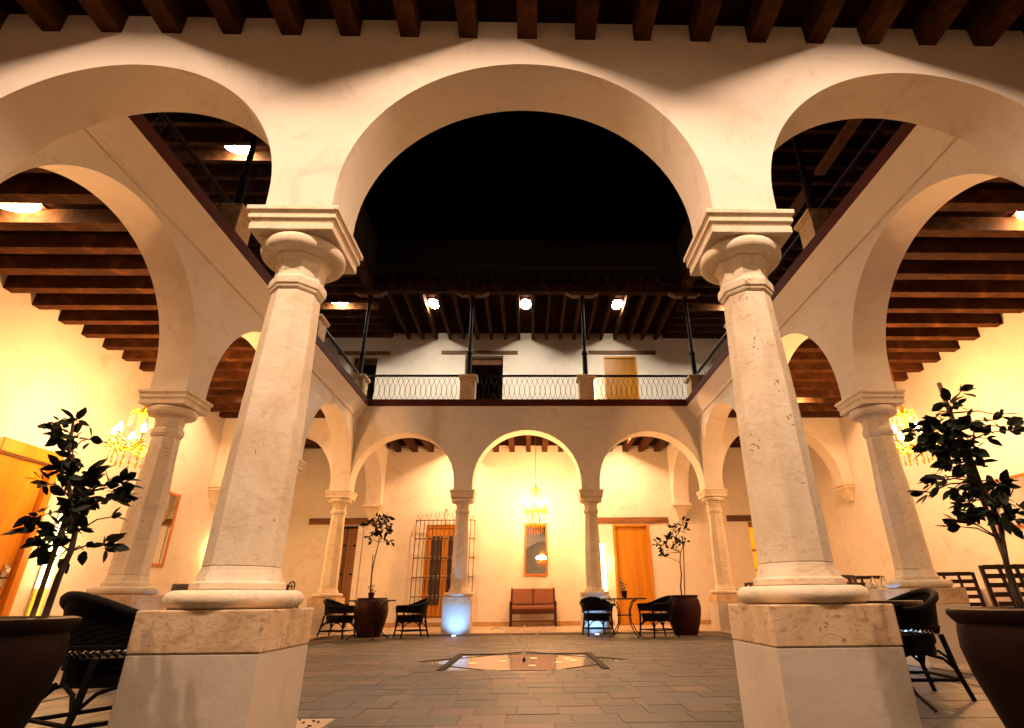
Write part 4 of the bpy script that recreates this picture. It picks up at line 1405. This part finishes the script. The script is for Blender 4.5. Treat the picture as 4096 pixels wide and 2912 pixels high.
FRc = crop([(825, 960, 40, 5), (850, 980, 25, 3), (830, 1030, 45, 8), (765, 1000, 40, 5), (760, 1045, 45, 9), (715, 1010, 25, 3), (715, 1100, 50, 12), (770, 1140, 50, 12), (820, 1150, 40, 8), (660, 1140, 50, 10), (600, 1150, 35, 4), (570, 1190, 30, 5), (600, 1215, 30, 4), (640, 1280, 40, 9),
            (690, 1290, 25, 5), (640, 1310, 25, 3), (690, 1230, 20, 2), (750, 1200, 45, 6), (850, 1175, 20, 2)], 2400, 1700, 2.499)
tree('small slender tree in the reddish clay pot by the far corner column', (3.22, 12.28, .68), FR_, [(2738, 2380), (2733, 2160)], None, FRc, 12.28, .105, .12, 17, .016)

# ------------------------------------------------------------------ dining furniture


def slat_chair(label, x, y, rz, top=.98, w_=.50):
    t = thing('slatted_chair', label, 'dining chair', (x, y, .04), rz, 'dark slatted dining chairs')
    h_ = w_ / 2
    for sx in (-1, 1):
        MB().box(sx * h_ - .02, sx * h_ + .02, -.24, -.2, 0, .44).build('leg', 'slat', t)
        b_ = MB()
        b_.add([(sx * h_ - .02, .18, 0), (sx * h_ + .02, .18, 0), (sx * h_ + .02, .22, 0), (sx * h_ - .02, .22, 0), (sx * h_ - .02, .30, top - .03), (sx * h_ + .02, .30, top - .03), (sx * h_ + .02, .335, top - .03), (sx * h_ - .02, .335, top - .03)],
               [(0, 3, 2, 1), (4, 5, 6, 7), (0, 1, 5, 4), (1, 2, 6, 5), (2, 3, 7, 6), (3, 0, 4, 7)])
        b_.build('back_post', 'slat', t)
    for xo in (-h_ / 3, h_ / 3):
        b_ = MB()
        b_.add([(xo - .015, .20, .46), (xo + .015, .20, .46), (xo + .015, .225, .46), (xo - .015, .225, .46), (xo - .015, .29, top - .02), (xo + .015, .29, top - .02), (xo + .015, .325, top - .02), (xo - .015, .325, top - .02)],
               [(0, 3, 2, 1), (4, 5, 6, 7), (0, 1, 5, 4), (1, 2, 6, 5), (2, 3, 7, 6), (3, 0, 4, 7)])
        b_.build('back_upright', 'slat', t)
    for k in range(5):
        z_ = top - .075 - k * .10
        y_ = .205 + (z_ - .44) / (top - .44) * .105
        MB().box(-h_ + .02, h_ - .02, y_, y_ + .018, z_, z_ + .052).build('back_slat', 'slat', t)
    MB().box(-h_, h_, -.24, .22, .401, .44).build('seat_frame', 'slat', t)
    MB().box(-h_ + .03, h_ - .03, -.22, .18, .441, .475).build('seat_pad', 'redseat', t, .012)
    return t


slat_chair('dark slatted dining chair behind the folded napkins', 5.10, 8.75, R(28))
slat_chair('dark slatted dining chair tucked at the table end beyond the side column', 5.50, 9.15, R(-10))
slat_chair('dark slatted dining chair with a red seat beside the side column foot', 5.98, 7.95, R(-18), .98, .56)
slat_chair('tallest looking slatted dining chair, nearest the tree of the large planter', 5.62, 6.42, R(-8), 1.0, .56)
slat_chair('dark slatted dining chair far down the dining gallery behind the big column', 4.95, 12.1, R(100), .96)


def cloth_table(label, x, y, rz, a, b_, top):
    t = thing('dining_table', label, 'table', (x, y, .04), rz, 'dining tables under white cloths')
    for sx in (-1, 1):
        for sy in (-1, 1):
            MB().box(sx * (a - .08) - .025, sx * (a - .08) + .025, sy * (b_ - .08) - .025, sy * (b_ - .08) + .025, 0, top - .05).build('leg', 'slat', t)
    MB().box(-a + .01, a - .01, -b_ + .01, b_ - .01, top - .049, top - .012).build('tabletop', 'slat', t)
    A = MB()
    n_ = 64
    ring = []
    for lev, (zz, off) in enumerate(((top, -.02), (top - .004, .006), (top - .05, .012), (top - .36, .03))):
        for i in range(n_):
            q = 2 * pi * i / n_
            c_, s_ = math.cos(q), math.sin(q)
            m_ = max(abs(c_), abs(s_))
            rr = 1 / (m_ ** .9)
            w_ = (.012 * math.sin(9 * q) + .01 * math.sin(17 * q + 1)) * (lev == 3)
            ring.append((c_ * rr * a + c_ * (off + w_), s_ * rr * b_ + s_ * (off + w_), zz))
    fs = [tuple(range(n_))]
    for lev in range(3):
        for i in range(n_):
            fs.append(((lev + 1) * n_ + i, (lev + 1) * n_ + (i + 1) % n_, lev * n_ + (i + 1) % n_, lev * n_ + i))
    A.add(ring, fs)
    A.build('tablecloth', 'linen', t, 0, 50)
    return t


cloth_table('white clothed dining table carrying folded napkins behind the side column', 5.45, 8.25, 0, .38, .48, .745)
cloth_table('white clothed table corner showing past the large planter', 6.72, 7.75, 0, .35, .42, .74)
for lab, x, y in (('crumpled white napkin on the dining table, farther from the side column', 5.16, 8.63), ('crumpled white napkin on the dining table, touching the side column outline', 5.21, 8.46)):
    A = MB()
    rnd = random.Random(int(x * 100))
    for k in range(7):
        a0 = 2 * pi * k / 7
        p0 = Vector((.10 * math.cos(a0), .10 * math.sin(a0), rnd.uniform(0, .02)))
        p1 = Vector((.10 * math.cos(a0 + .9), .10 * math.sin(a0 + .9), rnd.uniform(0, .02)))
        ap = Vector((rnd.uniform(-.03, .03), rnd.uniform(-.03, .03), rnd.uniform(.10, .15)))
        md = (p0 + p1) / 2 * 1.15 + Vector((0, 0, .05))
        A.add([p0, p1, md, ap], [(0, 1, 2), (0, 2, 3), (2, 1, 3)])
    o = A.build('folded_napkin', 'linen')
    o.scale = (1.15, 1.15, 1.25)
    o.location = (x, y, .786)
    tag(o, lab, 'napkin', 'folded napkins on the dining table')
# dark console table end and the things standing in the doorway side gallery
t = thing('console_table', 'dark console table end showing behind the big column by the amber glass door', 'table', (5.55, 14.7, .04), 0)
MB().box(-.42, .1, -.3, .3, .80, .845).build('tabletop', 'slat', t, .004)
for sx, sy in ((-.38, -.26), (-.38, .26), (.06, -.26), (.06, .26)):
    MB().box(sx - .02, sx + .02, sy - .02, sy + .02, 0, .799).build('leg', 'slat', t)
t = thing('side_table', 'narrow table carrying the black iron ornament behind the big column', 'table', (-4.95, 12.0, .04), 0)
MB().box(-.32, .32, -.18, .18, .74, .775).build('tabletop', 'darkdoor', t, .004)
for sx, sy in ((-.28, -.14), (-.28, .14), (.28, -.14), (.28, .14)):
    MB().box(sx - .02, sx + .02, sy - .02, sy + .02, 0, .739).build('leg', 'darkdoor', t)
t = thing('iron_ornament', 'small black cast iron machine with a spoked hand wheel', 'ornament', (-4.95, 12.0, .816), 0)
MB().box(-.03, .17, -.06, .06, .0, .03).build('base', 'iron', t)
MB().box(.03, .09, -.03, .03, .03, .14).box(-.12, .11, -.025, .025, .13, .175).build('body', 'iron', t, .01)
A = MB()
A.tube([(-.22, 0, .21), (-.12, 0, .235), (-.02, 0, .22), (.08, 0, .18)], .007, 5)
for k in range(6):
    A.tube([(-.2 + k * .045, 0, .215), (-.18 + k * .045, 0, .17)], .005, 4)
A.build('lattice_arm', 'iron', t)
A = MB()
A.tube([(.16 + .065 * math.cos(q), -.02 + .02 * math.sin(q), .15 + .095 * math.sin(q)) for q in [2 * pi * k / 24 for k in range(25)]], .012, 6)
for k in range(6):
    q = pi * k / 3
    A.tube([(.16, -.02, .15), (.16 + .06 * math.cos(q), -.02 + .018 * math.sin(q), .15 + .09 * math.sin(q))], .007, 4)
A.build('hand_wheel', 'iron', t)
t = thing('upholstered_chair', 'dark grey upholstered chair back peeping over the big column base', 'chair', (-6.45, 11.2, .04), R(60))
MB().box(-.24, .24, -.05, .05, .48, .97).build('backrest', 'greybox', t, .03)
MB().box(-.24, .24, -.45, -.04, .36, .46).build('seat', 'greybox', t, .03)
for sx, sy in ((-.2, -.42), (.2, -.42), (-.2, .02), (.2, .02)):
    MB().box(sx - .02, sx + .02, sy - .02, sy + .02, 0, .359).build('leg', 'slat', t)
